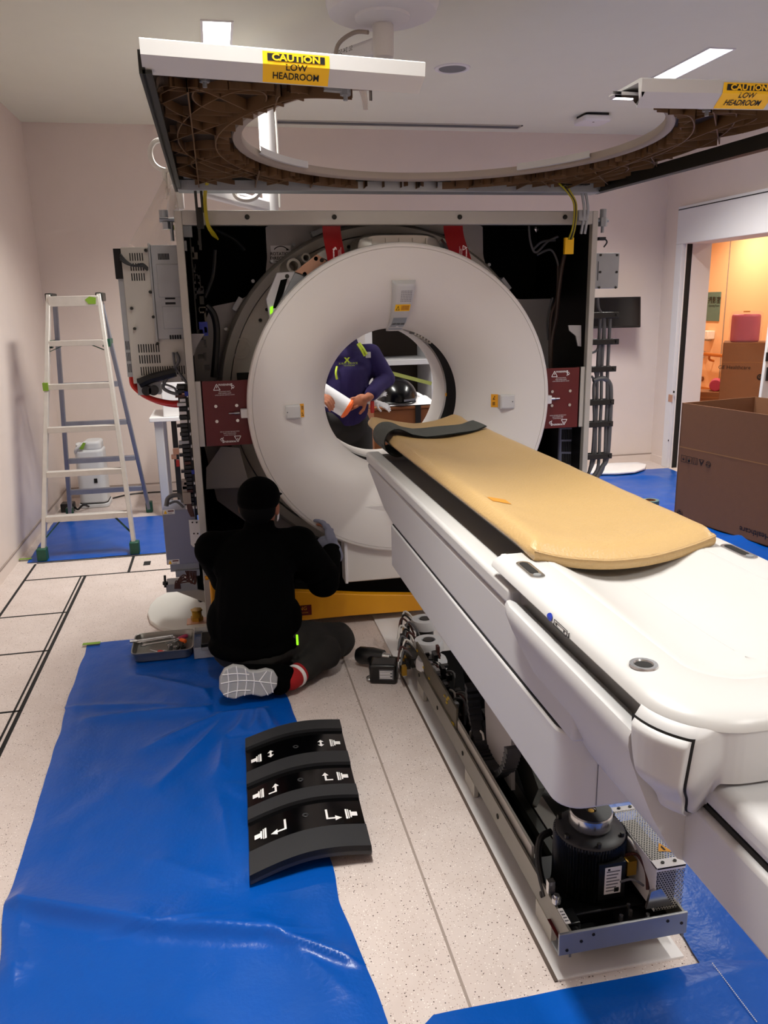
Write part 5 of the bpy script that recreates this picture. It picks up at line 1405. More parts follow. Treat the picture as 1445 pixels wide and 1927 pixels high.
# green tape tabs
for (x_, y_, lb) in ((-.685, 3.755, 'yellow-green tape tab on the far left corner of the near tarp'), (-1.30, 5.27, 'yellow-green tape tab at the wall corner of the ladder tarp')):
    single('tape_tab', MB().box(x_-.04, x_+.04, y_-.012, y_+.012, .011, .0125), 'green_tape', lb, 'tape', 'tape tabs on the tarps', loc=(x_, y_, .011))
# white foam sheet near the back wall
pts = [P(1110,893,z=.02), P(1160,893,z=.02), P(1195,890,z=.02), P(1213,884,z=.02), P(1216,877,z=.02), P(1200,873,z=.02), P(1160,874,z=.02), P(1110,877,z=.02)]
single('foam_sheet', MB().prism([(p.x, p.y) for p in pts], (0,0,.018), (1,0,0), (0,1,0), .02), 'towel', 'white rounded foam sheet on the floor in front of the back wall', 'sheet', loc=(3.4, 6.6, .018), bevel=.006)
c = P(1223, 958, z=0)
t = thing('tape_roll', 'green tape roll on the wrinkled tarp, left of the cardboard box', 'tape', (c.x, c.y, .016))
MB().lathe([(.040, 0), (.062, 0), (.062, .055), (.040, .055)], (c.x, c.y, .016), (0,0,1), n=32, closed=True).build('tape', 'sign_green', t, label='green adhesive tape'); MB().lathe([(.036, 0), (.040, 0), (.040, .056), (.036, .056)], (c.x, c.y, .016), (0,0,1), n=32, closed=True).build('core', 'cardboard', t)

# ================================================================== BLACK PEDAL COVER ON THE TARP
t = thing('pedal_cover', 'black arched foot pedal cover with white pedal symbols lying on the near tarp', 'cover', (.165, 2.32, .02))
def padpt(a, y, h=0.):
    xl = -.014+.014*(y-1.93)/.75; xr = .330+.018*(y-1.93)/.75
    yy = y + .035*(a-.5) + .018*(sin(pi*a)-.4)
    return Vector((xl+(xr-xl)*a, yy, .036+.012*a+.015*sin(pi*min(1, max(0, a)))+h))
bands = [('band',1.935,2.035,.012), ('panel',2.035,2.185,.0), ('band',2.185,2.245,.012), ('panel',2.245,2.375,0), ('band',2.375,2.445,.012), ('panel',2.445,2.60,0), ('band',2.60,2.665,.012)]
qb, qp = MB(), MB()
prev = None
for kind, y0, y1, h in bands:
    mb = qb if kind == 'band' else qp
    mb.grid(30, 6, lambda a, b: padpt(a, y0+(y1-y0)*b, h))
    if kind == 'band':
        for yy, fl_ in ((y0, True), (y1, False)): qb.grid(30, 2, lambda a, b, yy=yy: padpt(a, yy, h-.018*(1-b)), flip=not fl_)
    for aa in (0, 1):
        mb.grid(6, 3, lambda s_, b, aa=aa: padpt(aa, y0+(y1-y0)*s_, h)+Vector(((-.003 if aa == 0 else .003)*b, 0, -(h+.026)*b)), flip=aa == 1)
qb.grid(30, 2, lambda a, b: padpt(a, 1.935, .012-.030*(1-b)))
qb.grid(30, 2, lambda a, b: padpt(a, 1.952, -.012-.012*(1-b)))
qb.grid(30, 2, lambda a, b: padpt(a, 1.938+.03*b, -.012))
qb.build('raised_band', 'dark_grey_plastic', t, smooth=35)
qp.build('pedal_panel', 'gloss_black', t, smooth=35)
q = MB()
def icon(mb, polys, ax, yc, mirror, s_=1., rot=0.):
    for poly_ in polys:
        pts = []
        for (u_, v_) in poly_:
            if mirror: u_ = -u_
            pts.append(padpt(ax+u_*s_/.345, yc+v_*s_, .0016))
        mb.poly(pts if not mirror else pts[::-1])
pedal = [[(-.018,-.008),(-.004,-.008),(-.004,-.014),(.0,-.014),(.0,.014),(-.004,.014),(-.004,.008),(-.018,.008)], [(.002,-.018),(.0045,-.018),(.0045,.018),(.002,.018)], [(.006,-.019),(.0105,-.019),(.0105,.019),(.006,.019)]]
updn = [[(0,.020),(-.010,.008),(-.003,.008),(-.003,-.008),(-.010,-.008),(0,-.020),(.010,-.008),(.003,-.008),(.003,.008),(.010,.008)]]
upar = [[(-.018,-.02),(.006,-.02),(.006,.006),(.013,.006),(.003,.022),(-.007,.006),(.0,.006),(.0,-.014),(-.018,-.014)]]
dnar = [[(.013,.026),(.019,.026),(.019,-.018),(-.006,-.018),(-.006,-.026),(-.024,-.015),(-.006,-.004),(-.006,-.012),(.013,-.012)]]
for yc, ar, dx in ((2.515, updn, .045), (2.305, upar, .048), (2.10, dnar, .052)):
    icon(q, pedal, .115, yc, False, 1.25); icon(q, ar, .115+dx/.345, yc, False, 1.1)
    icon(q, pedal, .885, yc, True, 1.25)
    icon(q, ar if ar is not dnar else [[(-x_*1., y_) for x_, y_ in [(-.013,.026),(-.019,.026),(-.019,-.018),(.006,-.018),(.006,-.026),(.024,-.015),(.006,-.004),(.006,-.012),(-.013,-.012)]]], .885-dx/.345, yc, True, 1.1)
pieces(q, 'pedal_symbol', 'ink_white', t, .018, smooth=0)
q = MB()
for yc in (2.515, 2.31, 2.12): c = padpt(.5, yc, .0012); q.lathe([(.004, 0), (.0085, .001), (.010, 0)], c, (0,0,1), n=18)
q.build('screw_recess', 'dark_grey_plastic', t)

# ================================================================== STEPLADDER
t = thing('step_ladder', 'aluminium stepladder with green feet standing on the tarp by the left wall', 'ladder', (-.9, 5.75, 0))
fl_, fr_ = Vector((-1.185, 5.238, 0)), Vector((-.618, 5.236, 0)); bl_, br_ = Vector((-1.196, 6.33, 0)), Vector((-.611, 6.364, 0))
tl, tr = Vector((-1.045, 5.70, 1.64)), Vector((-.735, 5.70, 1.64)); btl, btr = Vector((-1.035, 5.83, 1.62)), Vector((-.745, 5.83, 1.62))
zf = .02
for a, b in ((fl_, tl), (fr_, tr)):
    MB().bar(a+(b-a)*.012, b, .026, .055, up=(0,1,0)).build('front_rail', 'ladder_alu', t, bevel=.003)
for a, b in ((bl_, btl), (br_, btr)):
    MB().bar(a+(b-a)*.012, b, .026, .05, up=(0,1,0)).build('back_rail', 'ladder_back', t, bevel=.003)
for k, s_ in enumerate((.158, .325, .492, .655, .82)):
    a, b = fl_.lerp(tl, s_), fr_.lerp(tr, s_); q = MB().box(a.x+.012, b.x-.012, a.y-.028, a.y+.035, a.z-.012, a.z+.012)
    q.box(a.x+.012, b.x-.012, a.y-.030, a.y-.026, a.z-.022, a.z+.013); q.build('step', 'ladder_alu', t, bevel=.002)
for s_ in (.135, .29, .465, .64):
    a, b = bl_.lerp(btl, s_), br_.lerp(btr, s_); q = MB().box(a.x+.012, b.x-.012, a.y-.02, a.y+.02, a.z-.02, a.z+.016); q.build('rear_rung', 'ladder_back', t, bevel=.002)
q = MB().box(tl.x+.0, tr.x, 5.66, 5.86, 1.585, 1.625).box(tl.x, tr.x, 5.655, 5.665, 1.57, 1.635); q.build('top_plate', 'ladder_alu', t, bevel=.003)
MB().prism([(-.80,1.582),(-.755,1.582),(-.75,1.622),(-.79,1.63),(-.82,1.61)], (0,5.653,0), (1,0,0), (0,0,1), .001).build('top_sticker', 'green_tape', t)
for p in (fl_, fr_): MB().box(p.x-.03, p.x+.03, p.y-.035, p.y+.035, .004, .085).build('foot_cap', 'green_cap', t, bevel=.006)
for p in (bl_, br_): MB().box(p.x-.025, p.x+.025, p.y-.035, p.y+.03, .0, .085).build('foot_cap', 'green_cap', t, bevel=.006)
q = MB()
for a, b in ((tl, btl), (tr, btr)):
    q.box(a.x-.022, a.x+.022, 5.68, 5.86, 1.60, 1.655)
q.build('hinge', 'dark_steel', t, bevel=.006)
q = MB()
for a, sg in ((tl, -1), (tr, 1)): q.bar((a.x+sg*.03, 5.64, 1.33), (a.x+sg*.03, 5.88, 1.34), .012, .03); q.box(a.x-.03 if sg < 0 else a.x, a.x if sg < 0 else a.x+.05, 5.61, 5.65, 1.31, 1.36)
q.build('spreader', 'green_cap', t)
q = MB()
for s_, l_ in ((.158, .13), (.82, .06)):
    for a0, b0, sg in ((fl_, tl, 1), (fr_, tr, -1)):
        c = a0.lerp(b0, s_); d_ = a0.lerp(b0, s_-l_*.55); q.bar((c.x+sg*.10, c.y, c.z-.015), (d_.x+sg*.014, d_.y, d_.z), .018, .004)
q.build('corner_brace', 'green_cap', t)
MB().box(-1.112, -1.080, 5.50, 5.56, 1.05, 1.10).build('rail_clip', 'green_tape', t)

# ================================================================== FAR LEFT: WATER CANISTER, BLACK ADAPTER, STAND
t = thing('water_canister', 'white plastic water canister standing on the floor behind the stepladder', 'canister', (-1.06, 6.72, 0))
q = MB().rbox(-1.17, -.955, 6.62, 6.86, .03, .47, .05, n=8); q.rbox(-1.10, -.965, 6.63, 6.85, .46, .535, .05, n=8); q.build('body', 'jug_white', t, bevel=.02, seg=4)
q = MB().rbox(-1.18, -.945, 6.61, 6.87, .0, .035, .05, n=8); q.build('base', 'jug_white', t, bevel=.008)
MB().cyl((-1.135, 6.70, .465), (-1.13, 6.68, .515), .028, n=20).build('spout', 'jug_white', t, bevel=.004)
q = MB().tube([(-1.16, 6.66, .44), (-1.15, 6.62, .48), (-1.10, 6.63, .52), (-1.07, 6.66, .53)], .012, smooth=5); q.build('handle', 'jug_white', t)
MB().prism([(-1.125,.485),(-1.095,.48),(-1.07,.53),(-1.09,.535)], (0,6.615,0), (1,0,0), (0,0,1), .003).build('tape', 'green_tape', t)
MB().box(-1.04, -1.015, 6.615, 6.62, .205, .24).build('label', 'ink_black', t)
MB().rbox(-1.172, -.953, 6.612, 6.868, .034, .038, .05, n=8).build('base_joint', 'slot_black', t)
t = thing('power_adapter', 'small black power adapter on the floor beside the white canister', 'adapter', (-1.235, 6.55, 0))
MB().box(-1.30, -1.20, 6.52, 6.62, .0, .07).build('body', 'black_plastic', t, bevel=.008)
MB().tube([(-1.20, 6.57, .03), (-1.17, 6.52, .02), (-1.13, 6.53, .05), (-1.10, 6.60, .02)], .008, smooth=5).build('lead', 'cable_black', t)
single('floor_cable', MB().tube([(-.95, 6.9, .008), (-.8, 7.02, .008), (-.5, 7.03, .008), (-.2, 7.0, .008), (.4, 7.0, .008)], .006, smooth=6), 'cable_black', 'thin black cable running along the foot of the back wall', 'cable', loc=(-.5, 7.0, .008))
t = thing('equipment_stand', 'light grey steel stand behind the gantry flank, carrying a white box', 'stand', (-.2, 6.25, 0))
q = MB().box(-.50, -.44, 6.15, 6.21, 0, .75); q.build('leg', 'table_grey', t, bevel=.004)
MB().box(.10, .16, 6.15, 6.21, 0, .75).build('leg', 'table_grey', t, bevel=.004); MB().box(-.50, -.44, 6.55, 6.61, 0, .75).build('leg', 'table_grey', t, bevel=.004); MB().box(.10, .16, 6.55, 6.61, 0, .75).build('leg', 'table_grey', t, bevel=.004)
MB().box(-.53, .19, 6.12, 6.64, .735, .765).build('top', 'plate_white', t, bevel=.003); MB().box(-.40, -.36, 6.5, 6.54, 0, .735).build('brace', 'dark_steel', t)
t = thing('white_box', 'white equipment box on the grey stand behind the gantry', 'box', (-.25, 6.3, .765))
MB().box(-.43, -.05, 6.16, 6.5, .765, 1.08).build('housing', 'plate_white', t, bevel=.006); MB().box(-.40, -.2, 6.155, 6.16, .98, 1.05).build('label', 'ink_white', t)

# ================================================================== WALL MONITOR
t = thing('wall_monitor', 'black flat monitor tilted on the back wall right of the gantry', 'monitor', (3.55, 7.0, 1.42))
Mx = Matrix.Translation((3.47, 6.90, 1.425)) @ Matrix.Rotation(rad(-8), 4, 'Z') @ Matrix.Rotation(rad(-8), 4, 'X')
MB().box(-.29, .29, -.015, .015, -.135, .135, M=Mx).build('screen', 'black_plastic', t, bevel=.004); MB().box(-.28, .28, -.017, -.015, -.12, .125, M=Mx).build('panel', 'gloss_black', t)
MB().box(-.05, .05, .015, .06, -.05, .05, M=Mx).build('mount_head', 'black_plastic', t); MB().bar((3.47, 6.94, 1.43), (3.47, 7.08, 1.43), .05, .06).build('wall_arm', 'black_plastic', t)

# ================================================================== CARDBOARD BOX
A = Vector((3.150, 5.094, 0)); ang = math.atan2(-.80, .155); U = Vector((cos(ang), sin(ang), 0)); V = Vector((-U.y, U.x, 0))  # U toward the viewer, V into the room
V = Vector((.9795, .2, 0)).normalized(); U = Vector((.2, -.9795, 0)).normalized()
LW, LD, LH = .98, .68, .835
t = thing('cardboard_box', 'big open brown cardboard box printed upside down, standing on the wrinkled tarp', 'box', tuple(A+V*LD/2+U*LW/2+Vector((0,0,.016))), 'cardboard boxes')
zb = .016; TH = .008
def wall_(mb, a, b, inn):
    mb.prism([(0,zb),((b-a).length,zb),((b-a).length,LH),(0,LH)], a, (b-a).normalized(), (0,0,1), TH); return mb
Bn, Cn, Dn = A+V*LD, A+V*LD+U*LW, A+U*LW
q = MB()
for a, b in ((A, Dn), (Dn, Cn), (Cn, Bn), (Bn, A)):
    d_ = (b-a).normalized(); nin = Vector((-d_.y, d_.x, 0)); q.prism([(0,zb),((b-a).length,zb),((b-a).length,LH),(0,LH)], a+nin*TH, d_, (0,0,1), TH)
q.prism([(0,0),(LW,0),(LW,LD),(0,LD)], A+Vector((0,0,zb)), U, V, .006)
bx = q.build('carton', 'cardboard', t)
nf = U.cross(Vector((0,0,1)))  # outward of the face towards the viewer's left
fo = lambda u_, z_, o_=.0012: A+U*u_+Vector((0,0,z_))+nf*o_
if nf.dot(V) > 0: nf = -nf
q = MB(); q.poly([fo(0,.524), fo(LW,.524), fo(LW,.530), fo(0,.530)], 0); q.build('crease', 'cardboard_inner', bx)
q = MB()
def sq(u0, z0, s_): 
    for a, b in (((0,0),(1,0)), ((1,0),(1,1)), ((1,1),(0,1)), ((0,1),(0,0))): q.bar(fo(u0+a[0]*s_, z0+a[1]*s_), fo(u0+b[0]*s_, z0+b[1]*s_), .003, .0005, up=tuple(nf))
for k in range(3): sq(.03+.055*k, .425, .045)
q.poly([fo(.042,.448), fo(.064,.448), fo(.058,.436), fo(.048,.436)]); q.bar(fo(.053,.448), fo(.053,.462), .003, .0005, up=tuple(nf))
q.ell(fo(.107,.443), .008, .008, .012, n=10, k=6); q.bar(fo(.107,.443), fo(.107,.462), .003, .0005, up=tuple(nf))
for k in (0, 1): q.bar(fo(.154+.018*k,.430), fo(.154+.018*k,.465), .003, .0005, up=tuple(nf)); q.poly([fo(.148+.018*k,.436), fo(.160+.018*k,.436), fo(.154+.018*k,.428)])
for a, b in (((.20,.468),(.245,.468)), ((.245,.468),(.222,.428)), ((.222,.428),(.20,.468)), ((.21,.462),(.222,.44)), ((.222,.44),(.235,.462))): q.bar(fo(*a), fo(*b), .004, .0005, up=tuple(nf))
for k in range(3):
    a = rad(90+120*k)
    q.tube([fo(.285+.020*cos(a+rad(s_)), .447+.020*sin(a+rad(s_))) for s_ in range(-35, 80, 15)], .002, n=5)
    q.tube([fo(.285+.010*cos(a+rad(s_)), .447+.010*sin(a+rad(s_))) for s_ in range(-35, 40, 15)], .002, n=5)
uu, vv = -U, -Vector((0,0,1))
q.text('GE Healthcare', .055, fo(.76, .075), -U, (0,0,-1), bold=.01, off=.0006)
q.build('box_print', 'ink_black', bx, smooth=0)
q = MB(); c = fo(.055, .05, .0015)
q.poly([c+U*(.030*cos(2*pi*i/36))+Vector((0,0,.030*sin(2*pi*i/36))) for i in range(36)][::1], 0)
q.text('GE', .034, c+nf*.0006, -U, (0,0,-1), m=1, bold=.0)
q.tube([c+nf*.0006+U*(.0255*cos(2*pi*i/36))+Vector((0,0,.0255*sin(2*pi*i/36))) for i in range(37)], .001, n=5, m=1)
for k in range(4):
    a0 = pi/4+k*pi/2; q.tube([c+nf*.0006+U*(.021*cos(a0+s_)+.003*sin(6*s_))+Vector((0,0,.021*sin(a0+s_))) for s_ in (-.5,-.25,0,.25,.5)], .0009, n=5, m=1)
q.build('box_emblem', ['ink_black', 'cardboard'], bx, smooth=0)

# ================================================================== BEYOND THE DOORWAY
Y8 = 7.15
FWV = c2w(Vector((0,0,1)))
def facing(u0, u1, v0, v1, y):
    """a spot in the corridor turned square to the view of the doorway: centre, width, z range, heading"""
    c = P((u0+u1)/2, (v0+v1)/2, y=y); dep = FWV.dot(c-CAM); return c, (u1-u0)*dep/F_PX, P((u0+u1)/2, v1, y=y).z, P((u0+u1)/2, v0, y=y).z, math.atan2(c.y, c.x)-pi/2
def carton(label, u0, u1, v0, v1, y, dep):
    c, wv, z0, z1, hd = facing(u0, u1, v0, v1, y)
    t = thing('cardboard_box', label, 'box', (c.x, c.y, 0), 'cardboard boxes', rz=hd)
    return t, MB().box(-wv/2, wv/2, 0, dep, 0, z1).build('carton', 'cardboard', t, bevel=.004), wv, z1, c, hd
lowt, lowc, lw_, lz, lc, lh = carton('low brown carton on the corridor floor, left of the tall one', 1312, 1359, 738, 790, 8.0, .30)
MB().box(-lw_/2, lw_/2, -.001, .0, lz-.06, lz-.056).build('crease', 'cardboard_inner', lowt)
c = P(1347, 744, y=8.05)
single('foam_roll', MB().cyl((c.x-.03, c.y-.02, lz+.066), (c.x+.10, c.y+.16, lz+.066), .065, n=28), 'pink_foam', 'small red-pink foam roll on the low carton in the corridor', 'roll', loc=(c.x, c.y, lz), bevel=.008)
tt, tcar, tw_, tz1, tc, th0 = carton('tall orange-lit cardboard carton in the corridor under the pink roll', 1359, 1441, 645, 770, Y8, .40)
zl = P(1370, 693, y=Y8).z
q = MB().text('GE Healthcare', .05, (-tw_/2+.12, -.001, zl), (1,0,0), (0,0,1), m=0)
cc = Vector((tw_/2-.07, -.0015, P(1428, 708, y=Y8).z)); q.poly([cc+Vector((.03*cos(2*pi*i/28), 0, .03*sin(2*pi*i/28))) for i in range(28)], 0); q.text('GE', .035, cc, (1,0,0), (0,0,1), m=1)
q.build('box_print', ['ink_black', 'cardboard'], tt, smooth=0)
MB().box(-tw_/2, tw_/2, -.001, 0, zl+.05, zl+.053).build('crease', 'cardboard_inner', tt)
c, wv, z0, z1, hd = facing(1372, 1433, 588, 648, Y8)
wv *= .92
t = thing('wrapped_roll', 'pink foam roll wrapped in clear film standing on the tall corridor carton', 'roll', (c.x, c.y, tz1), rz=hd)
hh = z1-tz1
MB().rbox(-wv/2+.012, wv/2-.012, .06, .30, .001, hh-.02, .09, n=8).build('foam', 'pink_foam', t, bevel=.02, seg=3)
q = MB().grid(40, 14, lambda s_, v_: (lambda th, k: Vector(((wv/2+.004)*k*(abs(cos(th))**.6)*(1 if cos(th) > 0 else -1)+.006*sin(23*s_+9*v_), .18+.135*(abs(sin(th))**.6)*(1 if sin(th) > 0 else -1)+.006*sin(31*s_), .002+(hh+.008)*v_)))(2*pi*s_, 1-.12*smoothstep(.9, 1, v_)), wrapu=True)
q.build('wrap', 'wrap_film', t)
MB().box(-.03, .03, .1, .18, hh+.0, hh+.012).build('tape', 'kraft_tape', t)
# things on the corridor wall
XW = 5.9
a, b = P(1330, 606, x=XW), P(1359, 548, x=XW)
t = thing('door_sign', 'grey-green room sign on the peach corridor wall', 'sign', (XW, (a.y+b.y)/2, (a.z+b.z)/2))
MB().box(XW-.012, XW, 8.88, 9.30, 1.26, 1.60).build('board', 'sign_green', t, bevel=.003)
q = MB().text('撮影室', .085, (XW-.013, 8.99, 1.50), (0,-1,0), (0,0,1), align='CENTER', bold=.01); q.text('Scanning Room', .036, (XW-.013, 8.99, 1.44), (0,-1,0), (0,0,1), bold=.005); q.build('lettering', 'ink_black', t, smooth=0)
c = P(1337, 630, x=XW)
t = thing('hand_gel_dispenser', 'white dispenser box on the corridor wall under the green sign', 'dispenser', (XW, c.y, c.z)); MB().box(XW-.10, XW, c.y-.09, c.y+.06, c.z-.05, c.z+.05).build('housing', 'plate_white', t, bevel=.008); MB().box(XW-.06, XW-.02, c.y-.05, c.y+.03, c.z-.07, c.z-.05).build('nozzle', 'zinc_plate', t)
c = P(1345, 668, x=XW-.08)
t = thing('handrail', 'wooden handrail along the peach corridor wall', 'handrail', (XW, 9, c.z)); MB().bar((XW-.08, 6.5, c.z), (XW-.08, 9.12, c.z), .035, .04).build('rail', 'rail_wood', t, bevel=.012)
for y_ in (8.9, 7.4): MB().tube([(XW-.08, y_, c.z-.01), (XW-.07, y_+.01, c.z-.06), (XW-.003, y_+.02, c.z-.08)], .014, smooth=4).build('bracket', 'rail_wood', t)
MB().box(XW-.10, XW, 9.12, 9.16, c.z-.06, c.z+.03).build('end_plate', 'plate_white', t, bevel=.006)
c = P(1322, 713, x=XW); single('wall_bumper', MB().cyl((XW, c.y, c.z), (XW-.03, c.y, c.z), .03, n=20), 'wood_crate', 'small round brown bumper on the corridor wall beside the doorway', 'bumper', loc=(XW, c.y, c.z), bevel=.005)
# white cabinet behind the box at the frame edge
a, b = P(1431, 750, y=5.55), P(1446, 635, y=5.55)
sl = (b.x-a.x)/(b.z-a.z)
t = thing('control_panel', 'white control panel with two dark windows standing behind the big cardboard box', 'panel', (a.x+.25, 5.56, 0))
q = MB().prism([(a.x-a.z*sl,0),(a.x+.45,0),(a.x+.45,1.62),(a.x+(1.62-a.z)*sl,1.62)], (0,5.55,0), (1,0,0), (0,0,1), -.03); q.build('housing', 'plate_white', t, bevel=.006)
for v0, v1 in ((662, 680), (690, 717)):
    p0, p1 = P(1440, v1, y=5.548), P(1470, v0, y=5.548); MB().box(p0.x, p1.x, 5.544, 5.551, p0.z, p1.z).build('control_window', 'dark_grey_plastic', t, bevel=.002)

# ================================================================== TOOL TRAY AND TOOLS
t = thing('tool_tray', 'steel tray full of hand tools on the far end of the near tarp', 'tray', (-.33, 3.58, .012))
TX0, TX1, TY0, TY1, ZT = -.472, -.205, 3.465, 3.70, .014
q = MB()
def traysurf(a, b):  # outline rounded rectangle, section from the outer rim to the base
    th = 2*pi*a; ex = 9; k = (abs(cos(th))**ex+abs(sin(th))**ex)**(-1/ex)
    sec = [(1.03,.043),(1.03,.046),(1.0,.046),(.985,.044),(.93,.004),(.90,.002),(.0,.002)]
    i = int(round(b*6)); s_, h = sec[i]
    return Vector(((TX0+TX1)/2+(TX1-TX0)/2*k*cos(th)*s_, (TY0+TY1)/2+(TY1-TY0)/2*k*sin(th)*s_, ZT+h))
q.grid(72, 7, traysurf, wrapu=True, flip=True); q.grid(72, 6, lambda a, b: traysurf(a, b*5/6)+Vector((0,0,-.002)), wrapu=True)
q.build('pan', 'silver_pan', t, smooth=50)
zt = ZT+.006
def tool(name, label, cat, parts, loc):
    o = thing(name, label, cat, loc, {'wrench': 'wrenches in the tray', 'screwdriver': 'screwdrivers in the tray', 'socket': 'sockets in the tray'}.get(name))
    for nm, mb, mt_ in parts: mb.build(nm, mt_, o)
def wrench(a, b, label):
    a, b = Vector(a), Vector(b); d_ = (b-a).normalized(); sd = Vector((-d_.y, d_.x, 0))
    q = MB().bar(a, b, .012, .005)
    for p, s_ in ((a, -1), (b, 1)):
        q.prism([(-.014,-.004),(-.006,.016),(-.003,.006),(.004,.006),(.007,.016),(.014,-.004),(.006,-.012),(-.006,-.012)], p-Vector((0,0,.003)), sd*s_, d_*s_ if s_ > 0 else -d_, .006*s_)
    tool('wrench', label, 'wrench', [('body', q, 'chrome')], tuple(a))
wrench((-.45, 3.62, zt+.03), (-.30, 3.65, zt+.03), 'long chrome wrench lying on top of the tools at the back of the tray')
wrench((-.43, 3.60, zt+.022), (-.29, 3.625, zt+.022), 'second chrome wrench in front of the long one in the tray')
wrench((-.43, 3.51, zt+.008), (-.33, 3.54, zt+.01), 'short chrome wrench in the front left of the tray')
def driver(a, b, hm, label):
    a, b = Vector(a), Vector(b); m_ = a.lerp(b, .45)
    tool('screwdriver', label, 'screwdriver', [('handle', MB().tube([a, a.lerp(m_, .1), a.lerp(m_, .5), a.lerp(m_, .9), m_], lambda s_: .006+.005*sin(pi*s_)**.5, n=10), hm), ('blade', MB().cyl(m_, b, .003, n=8), 'chrome')], tuple(a))
driver((-.235, 3.67, zt+.02), (-.33, 3.60, zt+.016), 'pink_foam', 'screwdriver with a pink handle at the back right of the tray')
driver((-.24, 3.60, zt+.02), (-.30, 3.66, zt+.02), 'orange_plastic', 'screwdriver with an orange-red handle at the right of the tray')
driver((-.33, 3.50, zt+.014), (-.40, 3.56, zt+.012), 'red_plastic', 'screwdriver with a red handle in the front middle of the tray')
driver((-.28, 3.50, zt+.012), (-.38, 3.49, zt+.01), 'black_plastic', 'black-handled screwdriver along the front of the tray')
q = MB(); a = Vector((-.27, 3.56, zt+.012))
q.bar(a, a+Vector((.02,.06,.004)), .012, .008).bar(a+Vector((.012,0,0)), a+Vector((-.004,.06,.004)), .012, .008)
h = MB().tube([a, a+Vector((-.012,-.04,0)), a+Vector((-.02,-.06,0))], .006, smooth=3).tube([a+Vector((.012,0,0)), a+Vector((.022,-.04,0)), a+Vector((.02,-.06,0))], .006, smooth=3)
tool('pliers', 'black-gripped pliers in the right half of the tray', 'pliers', [('jaw', q, 'dark_steel'), ('grip', h, 'black_plastic')], tuple(a))
for i, (x_, y_, s_) in enumerate(((-.31, 3.56, .011), (-.285, 3.535, .009), (-.25, 3.53, .012))):
    tool('socket', ['chrome socket left of the pliers in the tray', 'smallest chrome socket in front of the pliers', 'large dark socket at the right front of the tray'][i], 'socket', [('body', MB().lathe([(s_*.6, 0), (s_, 0), (s_, .028), (s_*.6, .028)], (x_, y_, zt), (0,0,1), n=18, closed=True), 'chrome' if i < 2 else 'dark_steel')], (x_, y_, zt))
single('steel_bar', MB().cyl((-.49, 3.60, .066), (-.46, 3.605, .064), .008).cyl((-.46, 3.605, .064), (-.30, 3.64, .06), .005), 'chrome', 'chrome extension bar sticking out over the left rim of the tray', 'tool', loc=(-.4, 3.6, .06))
single('flat_bar', MB().bar((-.36, 3.735, .014), (-.17, 3.765, .018), .022, .006), 'zinc_plate', 'flat steel bar on the tarp behind the tray', 'tool', loc=(-.26, 3.75, .014))
t = thing('parts_case', 'clear plastic parts case between the tray and the kneeling person', 'case', (-.14, 3.56, .012))
q = MB(); x0, x1, y0, y1, z0, z1 = -.20, -.03, 3.45, 3.70, .014, .065
q.box(x0, x1, y0, y0+.003, z0, z1).box(x0, x1, y1-.003, y1, z0, z1).box(x0, x0+.003, y0, y1, z0, z1).box(x1-.003, x1, y0, y1, z0, z1).box(x0, x1, y0, y1, z0, z0+.003).build('shell', 'clear_plastic', t)
MB().box(-.17, -.06, 3.52, 3.66, .02, .055).build('insert', 'black_plastic', t, bevel=.004); MB().box(-.075, -.055, 3.47, 3.56, .02, .05).build('red_part', 'red_plastic', t)

# ================================================================== IMPACT DRIVER
t = thing('impact_driver', 'black cordless impact driver lying on the bare floor by the table base', 'drill', (.60, 3.25, 0))
q = MB()
a, b = P(672, 1232, z=.045), P(722, 1236, z=.055)
q.tube([a, a.lerp(b, .12), a.lerp(b, .6), b], lambda s_: .028+.010*min(1, 4*s_)-(.008 if s_ > .9 else 0), n=20)
hd = q.build('motor_body', 'black_plastic', t, smooth=50)
c0, c1 = P(700, 1242, z=.045), P(712, 1262, z=.05)
q = MB().tube([c0, c0.lerp(c1, .5), c1], lambda s_: .021+.003*s_, n=16); q.build('grip', 'black_plastic', t, smooth=50)
e = b+(b-a).normalized()*.03
MB().cyl(b-(b-a).normalized()*.005, e, .022, .014, n=20).build('nose', 'chrome', t); MB().cyl(e, e+(b-a).normalized()*.05, .005, n=10).build('bit', 'dark_steel', t)
bt = MB(); c = P(722, 1262, z=.045); Mx = Matrix.Translation((c.x, c.y, .046)) @ Matrix.Rotation(rad(-18), 4, 'Z')
bt.box(-.058, .058, -.04, .045, -.045, .042, M=Mx); bo = bt.build('battery', 'black_plastic', t, bevel=.012, seg=3)
q = MB().box(-.015, .045, -.0415, -.0402, -.022, .022, m=0, M=Mx)
for k in range(5): q.box(-.012, .040-.008*(k % 2), -.0420, -.0414, .012-.007*k, .0155-.007*k, m=1, M=Mx)
q.build('battery_label', ['ink_grey', 'ink_white'], bo)
q = MB().tube([P(690,1276,z=.012), P(694,1272,z=.012), P(708,1272,z=.014), P(708,1276,z=.012), P(694,1279,z=.012), P(690,1276,z=.012)], .003, smooth=4); q.build('belt_hook', 'chrome', t)

